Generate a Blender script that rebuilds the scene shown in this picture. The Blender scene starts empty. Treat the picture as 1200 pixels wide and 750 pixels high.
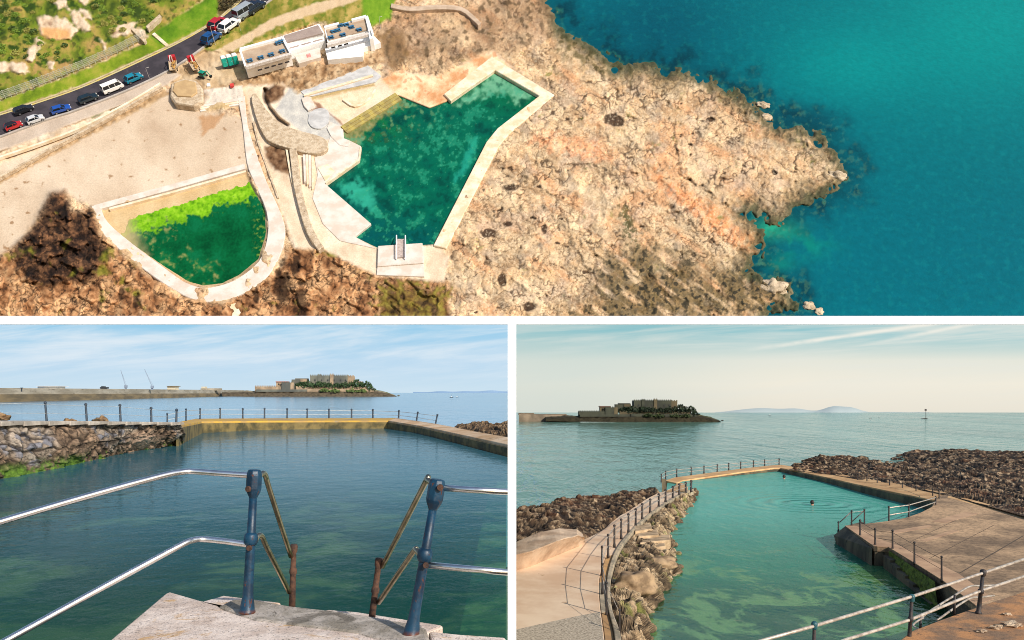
import bpy, bmesh, math, random
import numpy as np
from mathutils import Vector, Matrix
random.seed(7)
SC = bpy.context.scene
COL = SC.collection
F = 1000.0            # focal length in photo pixels (30 mm lens on a 36 mm, 1200 px wide frame)
HZ = 460.0            # eye-level row

def lin(r, g, b):
    f = lambda c: (c/12.92 if c <= 0.04045 else ((c+0.055)/1.055)**2.4)
    return (f(r/255), f(g/255), f(b/255))

# ---------------------------------------------------------------- noise
_rng = np.random.RandomState(11)
_perm = np.tile(_rng.permutation(256), 3)
_g3 = _rng.randn(256, 3); _g3 /= np.linalg.norm(_g3, axis=1)[:, None]
def perlin(x, y, z=0.0):
    x, y, z = np.broadcast_arrays(np.asarray(x, float), np.asarray(y, float), np.asarray(z, float))
    xi, yi, zi = np.floor(x).astype(int), np.floor(y).astype(int), np.floor(z).astype(int)
    xf, yf, zf = x-xi, y-yi, z-zi
    fd = lambda t: t*t*t*(t*(t*6-15)+10)
    u, v, w = fd(xf), fd(yf), fd(zf)
    out = 0
    for a in (0, 1):
        for b in (0, 1):
            for c in (0, 1):
                h = _perm[_perm[_perm[(xi+a) & 255]+((yi+b) & 255)]+((zi+c) & 255)]
                g = _g3[h]
                d = g[..., 0]*(xf-a)+g[..., 1]*(yf-b)+g[..., 2]*(zf-c)
                out = out + d*(u if a else 1-u)*(v if b else 1-v)*(w if c else 1-w)
    return out*1.6
def fbm(x, y, z=0.0, o=4, lac=2.03, gain=0.5):
    s, a, t = 0, 1.0, 0
    for k in range(o):
        s = s+a*perlin(np.asarray(x)+17.3*k, np.asarray(y)-9.1*k, np.asarray(z)+3.7*k); t += a
        x = np.asarray(x)*lac; y = np.asarray(y)*lac; z = np.asarray(z)*lac; a *= gain
    return s/t
def ridged(x, y, z=0.0, o=4):
    s, a, t = 0, 1.0, 0
    for k in range(o):
        s = s+a*(1-2*np.abs(perlin(np.asarray(x)+11.9*k, np.asarray(y)+5.3*k, np.asarray(z)+k))); t += a
        x = np.asarray(x)*2.1; y = np.asarray(y)*2.1; z = np.asarray(z)*2.1; a *= 0.5
    return s/t
def worley(x, y, z=0.0, jit=.9):
    """cell noise: distance to the nearest cell centre, to the border with the next one, and a random number per cell"""
    x, y, z = np.broadcast_arrays(np.asarray(x, float), np.asarray(y, float), np.asarray(z, float))
    xi, yi, zi = np.floor(x).astype(int), np.floor(y).astype(int), np.floor(z).astype(int)
    f1 = np.full(x.shape, 9.0); f2 = np.full(x.shape, 9.0); idc = np.zeros(x.shape)
    flat2 = bool((z == z.flat[0]).all())
    for a in (-1, 0, 1):
        for b in (-1, 0, 1):
            for c in ((0,) if flat2 else (-1, 0, 1)):
                h = _perm[_perm[_perm[(xi+a) & 255]+((yi+b) & 255)]+((zi+c) & 255)]
                dx = xi+a+.5+jit*(_perm[h]/255-.5)-x; dy = yi+b+.5+jit*(_perm[h+57]/255-.5)-y
                dz = 0 if flat2 else zi+c+.5+jit*(_perm[h+101]/255-.5)-z
                d = np.sqrt(dx*dx+dy*dy+dz*dz)
                n1 = d < f1
                f2 = np.where(n1, f1, np.minimum(f2, d)); idc = np.where(n1, _perm[h+150]/255.0, idc); f1 = np.where(n1, d, f1)
    return f1, f2-f1, idc
def sst(a, b, x):
    t = np.clip((x-a)/(b-a), 0, 1); return t*t*(3-2*t)
def sdf(px, py, poly):
    """signed distance to a polygon, positive inside"""
    P = np.asarray(poly, float); n = len(P)
    d = np.full(px.shape, 1e18); ins = np.zeros(px.shape, bool)
    for i in range(n):
        ax, ay = P[i]; bx, by = P[(i+1) % n]
        ex, ey = bx-ax, by-ay
        wx, wy = px-ax, py-ay
        t = np.clip((wx*ex+wy*ey)/(ex*ex+ey*ey+1e-12), 0, 1)
        d = np.minimum(d, (wx-t*ex)**2+(wy-t*ey)**2)
        c = ((ay > py) != (by > py))
        with np.errstate(divide='ignore', invalid='ignore'):
            xi = (bx-ax)*(py-ay)/(by-ay+1e-18)+ax
        ins ^= c & (px < xi)
    return np.where(ins, 1, -1)*np.sqrt(d)

# ---------------------------------------------------------------- objects
def tag(o, label=None, cat=None, group=None, kind=None):
    if label: o['label'] = label
    if cat: o['category'] = cat
    if group: o['group'] = group
    if kind: o['kind'] = kind
    return o
def empty(name, loc=(0, 0, 0), label=None, cat=None, group=None):
    o = bpy.data.objects.new(name, None); COL.objects.link(o)
    o.empty_display_size = 0.1; o.location = loc
    return tag(o, label, cat, group)
def mesh(name, V, Fc, mat, parent=None, smooth=False, cols=None, local=False, base=None):
    """V in world space (unless local); origin goes to the base of the piece"""
    V = np.asarray(V, float).reshape(-1, 3)
    if parent is not None and not local:
        off = np.array(parent.location); loc = (0, 0, 0)
    elif local:
        off = np.zeros(3); loc = (0, 0, 0)
    else:
        off = np.array([V[:, 0].mean(), V[:, 1].mean(), V[:, 2].min()]) if base is None else np.array(base)
        loc = tuple(off)
    me = bpy.data.meshes.new(name)
    me.from_pydata((V-off).tolist(), [], Fc if isinstance(Fc, list) else Fc.tolist())
    if mat is not None: me.materials.append(mat)
    if cols is not None:
        a = me.color_attributes.new('Col', 'FLOAT_COLOR', 'POINT')
        c4 = np.ones((len(V), 4), np.float32); c4[:, :3] = cols
        a.data.foreach_set('color', c4.ravel())
    if smooth: me.polygons.foreach_set('use_smooth', [True]*len(me.polygons))
    me.update()
    o = bpy.data.objects.new(name, me); COL.objects.link(o)
    o.location = loc
    if parent is not None: o.parent = parent
    return o
def copy_tree(o, parent=None):
    c = o.copy(); COL.objects.link(c)
    if parent is not None: c.parent = parent
    for ch in list(o.children): copy_tree(ch, c)
    return c

class MB:
    def __init__(s): s.V = []; s.F = []
    def add(s, V, Fc):
        n = len(s.V); s.V += [tuple(map(float, v)) for v in V]
        s.F += [tuple(i+n for i in f) for f in Fc]; return s
    def hexa(s, c8):
        """8 corners: bottom ring 0-3, top ring 4-7"""
        return s.add(c8, [(3, 2, 1, 0), (4, 5, 6, 7), (0, 1, 5, 4), (1, 2, 6, 5), (2, 3, 7, 6), (3, 0, 4, 7)])
    def box(s, x0, x1, y0, y1, z0, z1):
        return s.hexa([(x0, y0, z0), (x1, y0, z0), (x1, y1, z0), (x0, y1, z0), (x0, y0, z1), (x1, y0, z1), (x1, y1, z1), (x0, y1, z1)])
    def tube(s, pts, r, n=8, caps=True):
        P = [Vector(p) for p in pts]; rr = r if hasattr(r, '__len__') else [r]*len(P)
        rings = []; T0 = (P[1]-P[0]).normalized()
        up = Vector((0, 0, 1)) if abs(T0.z) < .9 else Vector((1, 0, 0))
        N = T0.cross(up).normalized()
        for i, p in enumerate(P):
            T = ((P[min(i+1, len(P)-1)]-P[max(i-1, 0)])).normalized()
            N = (N-T*N.dot(T)).normalized(); B = T.cross(N)
            rings.append([p+(N*math.cos(2*math.pi*k/n)+B*math.sin(2*math.pi*k/n))*rr[i] for k in range(n)])
        V = [v for R in rings for v in R]; Fc = []
        for i in range(len(P)-1):
            for k in range(n):
                a = i*n+k; b = i*n+(k+1) % n
                Fc.append((a, b, b+n, a+n))
        if caps:
            Fc.append(tuple(range(n))[::-1]); m = (len(P)-1)*n
            Fc.append(tuple(range(m, m+n)))
        return s.add(V, Fc)
    def blob(s, c, r, n=10, m=7, jit=0.0, sd=0):
        c = Vector(c); r = Vector(r) if hasattr(r, '__len__') else Vector((r, r, r))
        V = []; Fc = []
        for i in range(m+1):
            th = math.pi*i/m
            for k in range(n):
                ph = 2*math.pi*k/n
                d = Vector((math.sin(th)*math.cos(ph), math.sin(th)*math.sin(ph), math.cos(th)))
                q = 1+jit*float(perlin(d.x*1.7+sd, d.y*1.7-sd, d.z*1.7+2*sd)) if jit else 1
                V.append((c.x+d.x*r.x*q, c.y+d.y*r.y*q, c.z+d.z*r.z*q))
        for i in range(m):
            for k in range(n):
                Fc.append((i*n+k, i*n+(k+1) % n, (i+1)*n+(k+1) % n, (i+1)*n+k)[::-1])
        return s.add(V, Fc)
    def build(s, name, mat, parent=None, smooth=False, local=False, base=None):
        return mesh(name, s.V, s.F, mat, parent, smooth, None, local, base)
def weld(o, dist=1e-5):
    bm = bmesh.new(); bm.from_mesh(o.data)
    bmesh.ops.remove_doubles(bm, verts=bm.verts, dist=dist)
    bmesh.ops.recalc_face_normals(bm, faces=bm.faces)
    bm.to_mesh(o.data); bm.free(); return o
def bevel(o, w, seg=2, ang=35):
    m = o.modifiers.new('bevel', 'BEVEL'); m.width = w; m.segments = seg; m.limit_method = 'ANGLE'; m.angle_limit = math.radians(ang)
    return o

# ---------------------------------------------------------------- materials
class NT:
    def __init__(s, tree): s.t = tree; s.n = tree.nodes; s.l = tree.links
    def new(s, typ, **kw):
        nd = s.n.new(typ)
        for k, v in kw.items(): setattr(nd, k, v)
        return nd
    def sock(s, inp, v):
        if hasattr(v, 'is_output') or isinstance(v, bpy.types.NodeSocket): s.l.new(v, inp)
        elif isinstance(v, (tuple, list)) and len(v) == 3 and inp.type == 'RGBA': inp.default_value = (*v, 1)
        else: inp.default_value = v
    def math(s, op, a, b=0.0, c=None, clamp=False):
        nd = s.new('ShaderNodeMath', operation=op, use_clamp=clamp)
        s.sock(nd.inputs[0], a); s.sock(nd.inputs[1], b)
        if c is not None: s.sock(nd.inputs[2], c)
        return nd.outputs[0]
    def mapr(s, v, a, b, c=0.0, d=1.0, smooth=True):
        nd = s.new('ShaderNodeMapRange', interpolation_type='SMOOTHSTEP' if smooth else 'LINEAR')
        s.sock(nd.inputs['Value'], v)
        for k, x in zip(('From Min', 'From Max', 'To Min', 'To Max'), (a, b, c, d)): s.sock(nd.inputs[k], x)
        return nd.outputs['Result']
    def mix(s, f, a, b, mode='MIX'):
        nd = s.new('ShaderNodeMix', data_type='RGBA', blend_type=mode)
        s.sock(nd.inputs[0], f); s.sock(nd.inputs[6], a); s.sock(nd.inputs[7], b)
        return nd.outputs[2]
    def noise(s, vec, scale, detail=4, rough=0.55, dist=0.0):
        nd = s.new('ShaderNodeTexNoise'); s.sock(nd.inputs['Scale'], scale)
        nd.inputs['Detail'].default_value = detail; nd.inputs['Roughness'].default_value = rough; nd.inputs['Distortion'].default_value = dist
        if vec is not None: s.l.new(vec, nd.inputs['Vector'])
        return nd.outputs['Fac']
    def voro(s, vec, scale, feature='F1', out='Distance'):
        nd = s.new('ShaderNodeTexVoronoi', feature=feature); s.sock(nd.inputs['Scale'], scale)
        if vec is not None: s.l.new(vec, nd.inputs['Vector'])
        return nd.outputs[out]
    def vmul(s, vec, xyz):
        nd = s.new('ShaderNodeVectorMath', operation='MULTIPLY'); s.l.new(vec, nd.inputs[0]); nd.inputs[1].default_value = xyz
        return nd.outputs[0]
    def xyz(s, vec):
        nd = s.new('ShaderNodeSeparateXYZ'); s.l.new(vec, nd.inputs[0]); return nd.outputs
    def comb(s, x, y, z):
        nd = s.new('ShaderNodeCombineXYZ')
        for i, v in enumerate((x, y, z)): s.sock(nd.inputs[i], v)
        return nd.outputs[0]
    def bump(s, h, strength, dist):
        nd = s.new('ShaderNodeBump'); s.sock(nd.inputs['Strength'], strength); s.sock(nd.inputs['Distance'], dist); s.l.new(h, nd.inputs['Height'])
        return nd.outputs[0]
def new_mat(name):
    m = bpy.data.materials.new(name); m.use_nodes = True
    nt = NT(m.node_tree); b = nt.n['Principled BSDF']
    return m, nt, b
def pos(nt, obj=False):
    return nt.new('ShaderNodeTexCoord').outputs['Object'] if obj else nt.new('ShaderNodeNewGeometry').outputs['Position']
def plain(name, c, rough=0.6, c2=None, scale=5.0, bump=0.0, bd=0.01, metal=0.0, spots=None, thr=0.62, sscale=None, obj=True, stretch=(1, 1, 1), spec=0.5, coat=0):
    """painted, stone or metal surface: two tones of noise, an optional sharper stain, and bump"""
    m, nt, b = new_mat(name)
    v = nt.vmul(pos(nt, obj), stretch)
    n = nt.noise(v, scale, 6, .6)
    col = nt.mix(nt.mapr(n, .36, .64), c, c2 if c2 else tuple(x*.8 for x in c))
    if spots is not None:
        s2 = nt.noise(v, sscale or scale*2.7, 5, .65, .4)
        col = nt.mix(nt.mapr(s2, thr, thr+.07), col, spots)
    nt.sock(b.inputs['Base Color'], col)
    b.inputs['Roughness'].default_value = rough; b.inputs['Metallic'].default_value = metal
    b.inputs['Specular IOR Level'].default_value = spec; b.inputs['Coat Weight'].default_value = coat
    if bump:
        nt.sock(b.inputs['Normal'], nt.bump(nt.noise(v, scale*4, 5, .6), bump, bd))
    return m
def vcol(name, rough=0.9, scale=100.0, amount=0.35, bump=0.4, bd=0.002, spec=0.2, gain=1.0):
    """surface whose own colour zones are stored on the mesh, with finer grain on top"""
    m, nt, b = new_mat(name)
    a = nt.new('ShaderNodeAttribute', attribute_name='Col').outputs['Color']
    v = pos(nt)
    n = nt.noise(v, scale, 5, .65)
    k = nt.mapr(n, .3, .7, (1-amount)*gain, (1+amount)*gain, False)
    col = nt.mix(1.0, a, nt.comb(k, k, k), 'MULTIPLY')
    nt.sock(b.inputs['Base Color'], col)
    b.inputs['Roughness'].default_value = rough; b.inputs['Specular IOR Level'].default_value = spec
    if bump: nt.sock(b.inputs['Normal'], nt.bump(nt.noise(v, scale*.8, 6, .65), bump, bd))
    return m
# ---------------------------------------------------------------- camera, light, sky
SUN_EL, SUN_AZ = math.radians(28), math.radians(40)      # sun behind the viewer, to the right
SUN = Vector((math.cos(SUN_EL)*math.sin(SUN_AZ), -math.cos(SUN_EL)*math.cos(SUN_AZ), math.sin(SUN_EL)))
cam_d = bpy.data.cameras.new('camera'); cam = bpy.data.objects.new('camera', cam_d); COL.objects.link(cam)
cam.rotation_euler = (math.radians(90), 0, 0); cam.location = (0, 0, 0)
cam_d.sensor_width = 36; cam_d.lens = 30; cam_d.shift_y = (HZ-375)/1200
cam_d.clip_start = 0.02; cam_d.clip_end = 40000
SC.camera = cam
ld = bpy.data.lights.new('sun', 'SUN'); ld.energy = 4.5; ld.angle = math.radians(.5); ld.color = (1, .93, .83)
lo = bpy.data.objects.new('sun', ld); COL.objects.link(lo)
lo.rotation_euler = SUN.to_track_quat('Z', 'Y').to_euler()
SC.view_settings.view_transform = 'Standard'; SC.view_settings.look = 'None'
SC.view_settings.exposure = 0.0; SC.view_settings.gamma = 1; SC.view_settings.use_curve_mapping = False
SC.cycles.use_denoising = True; SC.cycles.filter_width = 1.0
SC.cycles.max_bounces = 6; SC.cycles.transparent_max_bounces = 8
SC.cycles.sample_clamp_indirect = 4

W = bpy.data.worlds.new('World'); SC.world = W; W.use_nodes = True
nt = NT(W.node_tree); nt.n.clear()
out = nt.new('ShaderNodeOutputWorld')
sky = nt.new('ShaderNodeTexSky', sky_type='NISHITA', sun_disc=False)
sky.sun_elevation = SUN_EL; sky.sun_rotation = math.radians(180)-SUN_AZ
bg1 = nt.new('ShaderNodeBackground'); nt.l.new(sky.outputs[0], bg1.inputs[0]); bg1.inputs[1].default_value = 0.14
d = nt.new('ShaderNodeTexCoord').outputs['Generated']
X, Y, Z = nt.xyz(d)
yc = nt.math('MAXIMUM', Y, .05)
u = nt.math('DIVIDE', X, yc); w = nt.math('DIVIDE', Z, yc)
def ramp(fac, stops):
    nd = nt.new('ShaderNodeValToRGB'); el = nd.color_ramp.elements
    while len(el) < len(stops): el.new(.5)
    for e, (p, c) in zip(el, stops): e.position = p; e.color = (*c, 1)
    nt.l.new(fac, nd.inputs[0]); return nd.outputs[0]
# hazy blue sky over the breakwater, streaked with thin cloud
fl = nt.mapr(w, 0, .25, 0, 1, False)
left = ramp(fl, [(0, lin(204, 226, 240)), (.14, lin(188, 218, 240)), (.34, lin(142, 202, 234)), (.6, lin(112, 172, 212)), (1, lin(92, 140, 176))])
sv = nt.comb(nt.math('MULTIPLY', u, 2.6), nt.math('MULTIPLY', nt.math('SUBTRACT', w, nt.math('MULTIPLY', u, .10)), 26), 0)
cl = nt.noise(sv, 1.3, 6, .62, .35)
left = nt.mix(nt.math('MULTIPLY', nt.mapr(cl, .38, .68), nt.mapr(w, .0, .05, .35, .9)), left, lin(224, 236, 245))
# warm hazy sky over the pool on the right: cream at the horizon, teal above, two vapour trails
fr = nt.mapr(w, -.03, .22, 0, 1, False)
right = ramp(fr, [(0, lin(232, 226, 212)), (.16, lin(242, 236, 220)), (.27, lin(230, 231, 219)), (.41, lin(132, 194, 204)), (.6, lin(140, 186, 190)), (1, lin(120, 164, 166))])
sv2 = nt.comb(nt.math('MULTIPLY', u, 2.2), nt.math('MULTIPLY', nt.math('SUBTRACT', w, nt.math('MULTIPLY', u, .06)), 30), 4.2)
cl2 = nt.noise(sv2, 1.4, 6, .62, .4)
right = nt.mix(nt.math('MULTIPLY', nt.mapr(cl2, .40, .68), nt.mapr(w, .0, .06, .25, .75)), right, lin(230, 232, 224))
side = nt.mapr(u, .05, .35)
right = nt.mix(nt.math('MULTIPLY', nt.math('SUBTRACT', 1, side), .36), right, lin(172, 203, 204))
def trail(u0, w0, u1, w1, wid, a):
    global right
    s = (w1-w0)/(u1-u0)
    dd = nt.math('ABSOLUTE', nt.math('SUBTRACT', w, nt.math('ADD', nt.math('MULTIPLY', u, s), w0-s*u0)))
    wob = nt.noise(nt.comb(nt.math('MULTIPLY', u, 40), nt.math('MULTIPLY', w, 90), 0), 1, 3)
    m_ = nt.math('MULTIPLY', nt.mapr(dd, 0, wid, 1, 0), nt.mapr(u, u0-.05, u0+.06))
    m_ = nt.math('MULTIPLY', m_, nt.mapr(wob, .25, .6, .5, 1))
    right = nt.mix(nt.math('MULTIPLY', m_, a), right, lin(244, 241, 230))
trail(.30, .0535, .49, .080, .0042, .9)
trail(.44, .061, .545, .0815, .0036, .75)
both = nt.mix(nt.mapr(u, -.004, .004), left, right)
bg2 = nt.new('ShaderNodeBackground'); nt.l.new(both, bg2.inputs[0]); bg2.inputs[1].default_value = 1.0
msk = nt.math('MULTIPLY', nt.mapr(Y, .02, .30), nt.mapr(Z, .22, .50, 1, 0))
ms = nt.new('ShaderNodeMixShader'); nt.l.new(msk, ms.inputs[0]); nt.l.new(bg1.outputs[0], ms.inputs[1]); nt.l.new(bg2.outputs[0], ms.inputs[2])
nt.l.new(ms.outputs[0], out.inputs[0])
# ================================================================ THE AERIAL VIEW
# A relief model of the coast on a board tilted up towards the viewer, carried by a white T-shaped stand.
TILT = math.radians(38); D0 = 1.2
NS = Vector((0, -math.cos(TILT), math.sin(TILT)))                 # board normal
P0 = Vector((0, D0, D0*(HZ-372)/F))
PXU = D0/F                                                        # one photo pixel at the near edge, in metres
nsv = np.array(NS)
def A(px, py, h=0.0):
    """point of the relief at height h (in near-edge pixels) above the board"""
    px, py, h = np.broadcast_arrays(np.asarray(px, float), np.asarray(py, float), np.asarray(h, float))
    d = np.stack([(px-600)/F, np.ones(px.shape), (HZ-py)/F], -1)
    k = (float(P0.dot(NS))+h*PXU)/(d@nsv)
    return d*k[..., None]
def AV(px, py, h=0.0): return Vector(A(px, py, h).tolist())

coast = [(-80, -60), (618, -60), (640, 2), (658, 36), (690, 52), (706, 66), (722, 82), (738, 84), (756, 80), (778, 92), (800, 88),
         (836, 102), (872, 118), (886, 134), (910, 150), (950, 158), (968, 178), (988, 203), (982, 218), (950, 226), (930, 240), (915, 256), (898, 252),
         (882, 244), (872, 252), (892, 276), (890, 296), (876, 304), (872, 318), (884, 330), (900, 332), (922, 346), (926, 358), (900, 362), (880, 372), (860, 420), (-80, 420)]
poolM = [(580, 82), (632, 112), (583, 150), (570, 166), (508, 286), (443, 290), (416, 277), (435, 262), (381, 215), (421, 187), (423, 171), (410, 165), (402, 163), (401, 150), (466, 113), (503, 128), (524, 120)]
poolK = [(117, 247), (287, 197), (292, 210), (311, 246), (313, 272), (304, 304), (280, 324), (260, 333), (238, 336), (220, 331), (192, 313), (150, 284), (128, 263)]
road_lo = [(-60, 180), (0, 159), (60, 137), (83, 130), (148, 105), (200, 80), (240, 53), (270, 30), (300, 11), (330, -10), (360, -32)]
road_hi = [(-60, 153), (0, 133), (50, 117), (100, 99), (175, 65), (215, 46), (250, 26), (268, 12), (290, -8), (318, -34)]
roadP = road_lo+road_hi[::-1]

STEP = 0.9
gx = np.arange(-40, 1241, STEP); gy = np.arange(-24, 378, STEP)
PX, PY = np.meshgrid(gx, gy); sh = PX.shape
n8 = fbm(PX/8, PY/8, 0, 4); n20 = fbm(PX/20, PY/20, 1.3, 5); n60 = fbm(PX/60, PY/60, 2.2, 4); n4 = fbm(PX/3.5, PY/3.5, 5.5, 3)
n2 = perlin(PX/1.9, PY/1.9, 3.3); r6 = ridged(PX/6.5, PY/5.5, 8.4, 3); r14 = ridged(PX/14, PY/14, .4, 4); r30 = ridged(PX/32, PY/32, 3.1, 5)
dco = sdf(PX, PY, coast)+n20*13+n8*6+n60*8+n4*2.5+10*np.maximum(r14-.25, 0)*sst(700, 860, PX)
# strata of the headland run down to the right
su = (PX*.80+PY*.60); sv_ = (-PX*.60+PY*.80)
strat = fbm(su/46, sv_/9, 7.7, 5)
H = np.where(dco > 0, np.minimum(dco*.16, 5), np.maximum(dco*.45, -9)) + (r30*1.3+r14*1.5+n8*1.2+r6*.4)*sst(-4, 12, dco)+(r14*2.6+n8*2.6+n4*1.0)*np.exp(-((dco+1)/9)**2)
led = fbm(PX/26+.2*n8, PY/20, 15.5, 4)*7; led = (np.floor(led)+sst(.55, .95, led-np.floor(led)))
H += led*.75*sst(4, 16, dco)
C = np.zeros(sh+(3,))
def strip(pts, w):
    """closed outline of a band of width w along pts"""
    P = [Vector(p) for p in pts]; Lf, R = [], []
    ww = w if hasattr(w, '__len__') else [w]*len(P)
    for i, p in enumerate(P):
        t = (P[min(i+1, len(P)-1)]-P[max(i-1, 0)]).normalized(); nn = Vector((-t.y, t.x))*ww[i]/2
        Lf.append(tuple(p+nn)); R.append(tuple(p-nn))
    return Lf+R[::-1]
def lc(*a): return np.array(lin(*a))
def paint(mask, col):
    global C
    col = np.asarray(col) if not isinstance(col, tuple) else lc(*col)
    m = np.clip(mask, 0, 1)[..., None]; C = C*(1-m)+col*m
def blend(t, *cs):
    t = np.clip(t, 0, 1)*(len(cs)-1); o_ = np.zeros(t.shape+(3,))
    for i, c in enumerate(cs):
        o_ += np.clip(1-np.abs(t-i), 0, 1)[..., None]*lc(*c)
    return o_
def inside(poly, soft=2.0, warp=0.0):
    return sst(-soft, soft, sdf(PX, PY, poly)+warp)
# --- bare headland rock
paint(np.ones(sh), blend(.5+n20*.9+n60*.5, (178, 151, 124), (210, 184, 153), (226, 203, 174)))
paint(sst(.05, .35, strat)*.45, (224, 204, 176))
paint(sst(.05, .3, -strat)*.35, (180, 146, 114))
orange = sst(.02, .3, fbm(su/70, sv_/16, 1.9, 4)+.25*np.exp(-((PX-790)/90)**2-((PY-215)/60)**2))
paint(orange*.4, (226, 172, 132))
paint(sst(.12, .35, fbm(PX/26, PY/26, 9.1, 5))*.55, (178, 166, 154))
speck = sst(.22, .4, n4+.5*n20)
paint(speck*.55, (112, 88, 66))
bigp = sst(.0, .25, fbm(PX/38, PY/30, 61, 4)); paint(bigp*.5, (226, 208, 182)); paint(sst(.1, .3, fbm(PX/34, PY/40, 67, 5))*.5, (196, 176, 160))
crack = sst(.075, .02, np.abs(perlin(PX/19, PY/19, 4)+.3*perlin(PX/6, PY/6, 1)))*sst(-.1, .25, fbm(PX/45, PY/45, 6, 3))
crack2 = sst(.05, .012, np.abs(perlin(su/34, sv_/11, 14)+.3*perlin(PX/7, PY/7, 1)))*sst(.0, .3, fbm(PX/52, PY/52, 16, 3))
hole = sst(.36, .5, fbm(PX/11, PY/9, 21, 3)+.18*n60-.04)
for cx, cy, rx, ry in ((722, 142, 13, 6), (716, 137, 7, 5), (595, 262, 6, 4), (588, 328, 5, 8), (620, 360, 8, 6), (832, 140, 6, 2.5), (572, 273, 9, 6), (597, 220, 9, 4), (638, 268, 4, 5)):
    hole = np.maximum(hole, sst(1.15, .75, np.hypot((PX-cx)/rx, (PY-cy)/ry)+n8*.7))
dark = np.clip(np.maximum(np.maximum(crack, crack2)*.85, hole), 0, 1)
paint(dark*.9, (58, 42, 34))
H -= dark*2.2*sst(2, 12, dco)
paint(sst(.1, .35, fbm(PX/30, PY/30, 30, 4)-.12)*sst(.0, .3, fbm(PX/6, PY/6, 31, 3))*.6, (120, 130, 62))
for pl, cc in (([(766, 196), (790, 212), (840, 246), (888, 282), (886, 298), (860, 288), (820, 258), (780, 226)], (226, 158, 112)), ([(640, 150), (700, 168), (720, 186), (690, 190), (640, 176), (610, 170)], (232, 172, 134))):
    paint(inside(pl, 4, n8*9)*.6*sst(-.3, .15, n8), cc)
gv = np.exp(-((PX-733-.25*(PY-250))/9)**2-((PY-262)/34)**2)
paint(sst(.35, .6, gv*.75+n8*1.3+n4*.5)*gv**.5*.8, (64, 74, 34))
jt = np.zeros(sh)
for (ax, ay, bx_, by_) in ((632, 232, 700, 330), (700, 196, 768, 240), (776, 88, 800, 208), (800, 208, 884, 262), (636, 190, 700, 196), (690, 262, 760, 330), (610, 205, 660, 236), (560, 300, 640, 318), (880, 120, 848, 176), (770, 230, 852, 300), (655, 60, 640, 130)):
    tt = np.clip(((PX-ax)*(bx_-ax)+(PY-ay)*(by_-ay))/((bx_-ax)**2+(by_-ay)**2), 0, 1)
    dj = np.hypot(PX-ax-tt*(bx_-ax)+n8*9, PY-ay-tt*(by_-ay)+n20*11)
    jt = np.maximum(jt, sst(3.2, .6, dj)*sst(-.25, .15, n20+.5*n8))
paint(jt*.8, (70, 54, 38)); H -= jt*2.0
fw, bw_, iw = worley(su/17+.5*n20, sv_/9+.5*n8); f2w, b2w, i2w = worley(PX/6+.4*n8, PY/4.6+.4*n4)
tone = (iw-.5)*.26+(i2w-.5)*.14
C *= (1+tone*sst(3, 14, dco)*(.5+.8*sst(850, 560, PX)))[..., None]
joint = np.maximum(sst(.12, .0, bw_), .6*sst(.16, .02, b2w)*sst(.0, .3, n20+.2))*sst(-.35, .1, n60+.5*n20-.1)
paint(joint*.6, (84, 64, 48)); H += ((iw-.5)*1.6+(i2w-.5)*.45-joint*1.3)*sst(4, 14, dco)
fine = np.clip(sst(900, 560, PX)*.75+sst(150, 300, PY)*.6-.1+.5*n60, .1, 1.0)
paint(sst(.30, -.15, r6+.5*n4)*sst(-.15, .3, n20+.25*n8)*.6*fine, (116, 92, 72))
paint(sst(.0, -.35, r6+.4*n4)*.7*fine, (62, 46, 36))
paint(sst(.25, .6, n2+.4*n4)*.35, (240, 226, 204)); paint(sst(.3, .65, -n2-.4*n4)*.4, (120, 94, 70))
# weed and wet stone low on the shore
weedzone = np.clip(sst(34, 4, dco)*.75*sst(-.15, .2, n20+.1) + .95*inside([(700, 300), (760, 290), (830, 310), (880, 335), (930, 372), (640, 392), (700, 350)], 22, n20*30)*sst(-.25, .15, fbm(su/40, sv_/10, 44, 4)+.1), 0, 1)
paint(weedzone*.85, blend(.5+n8*1.2, (58, 62, 50), (120, 104, 72), (168, 150, 112)))
paint(weedzone*sst(.02, .22, n8+.3*n4)*.9, (32, 40, 42))
paint(inside([(655, 35), (705, 60), (740, 82), (735, 96), (690, 80), (655, 62)], 10, n8*14)*.6*sst(-.2, .2, n8), (86, 82, 44))
paint(sst(11, 1, dco)*.7*sst(-.5, .1, n8+.3), (74, 84, 64))
# --- headland shoulder above the pool (grey-brown, scrubby)
sh1 = inside([(440, 28), (470, 10), (548, 8), (600, -30), (648, 4), (640, 40), (600, 62), (560, 66), (512, 84), (470, 70), (445, 55)], 8, n20*14)
paint(sh1*.55, blend(.5+n20*1.3, (120, 98, 78), (170, 142, 118), (204, 180, 152)))
paint(sh1*sst(.05, .3, n8)*.7, (92, 78, 58))
paint(inside([(443, 40), (475, 34), (480, 70), (462, 84), (446, 66)], 6, n8*10)*.8, blend(.5+n8*1.5, (78, 66, 46), (128, 104, 78), (150, 124, 92)))
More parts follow.
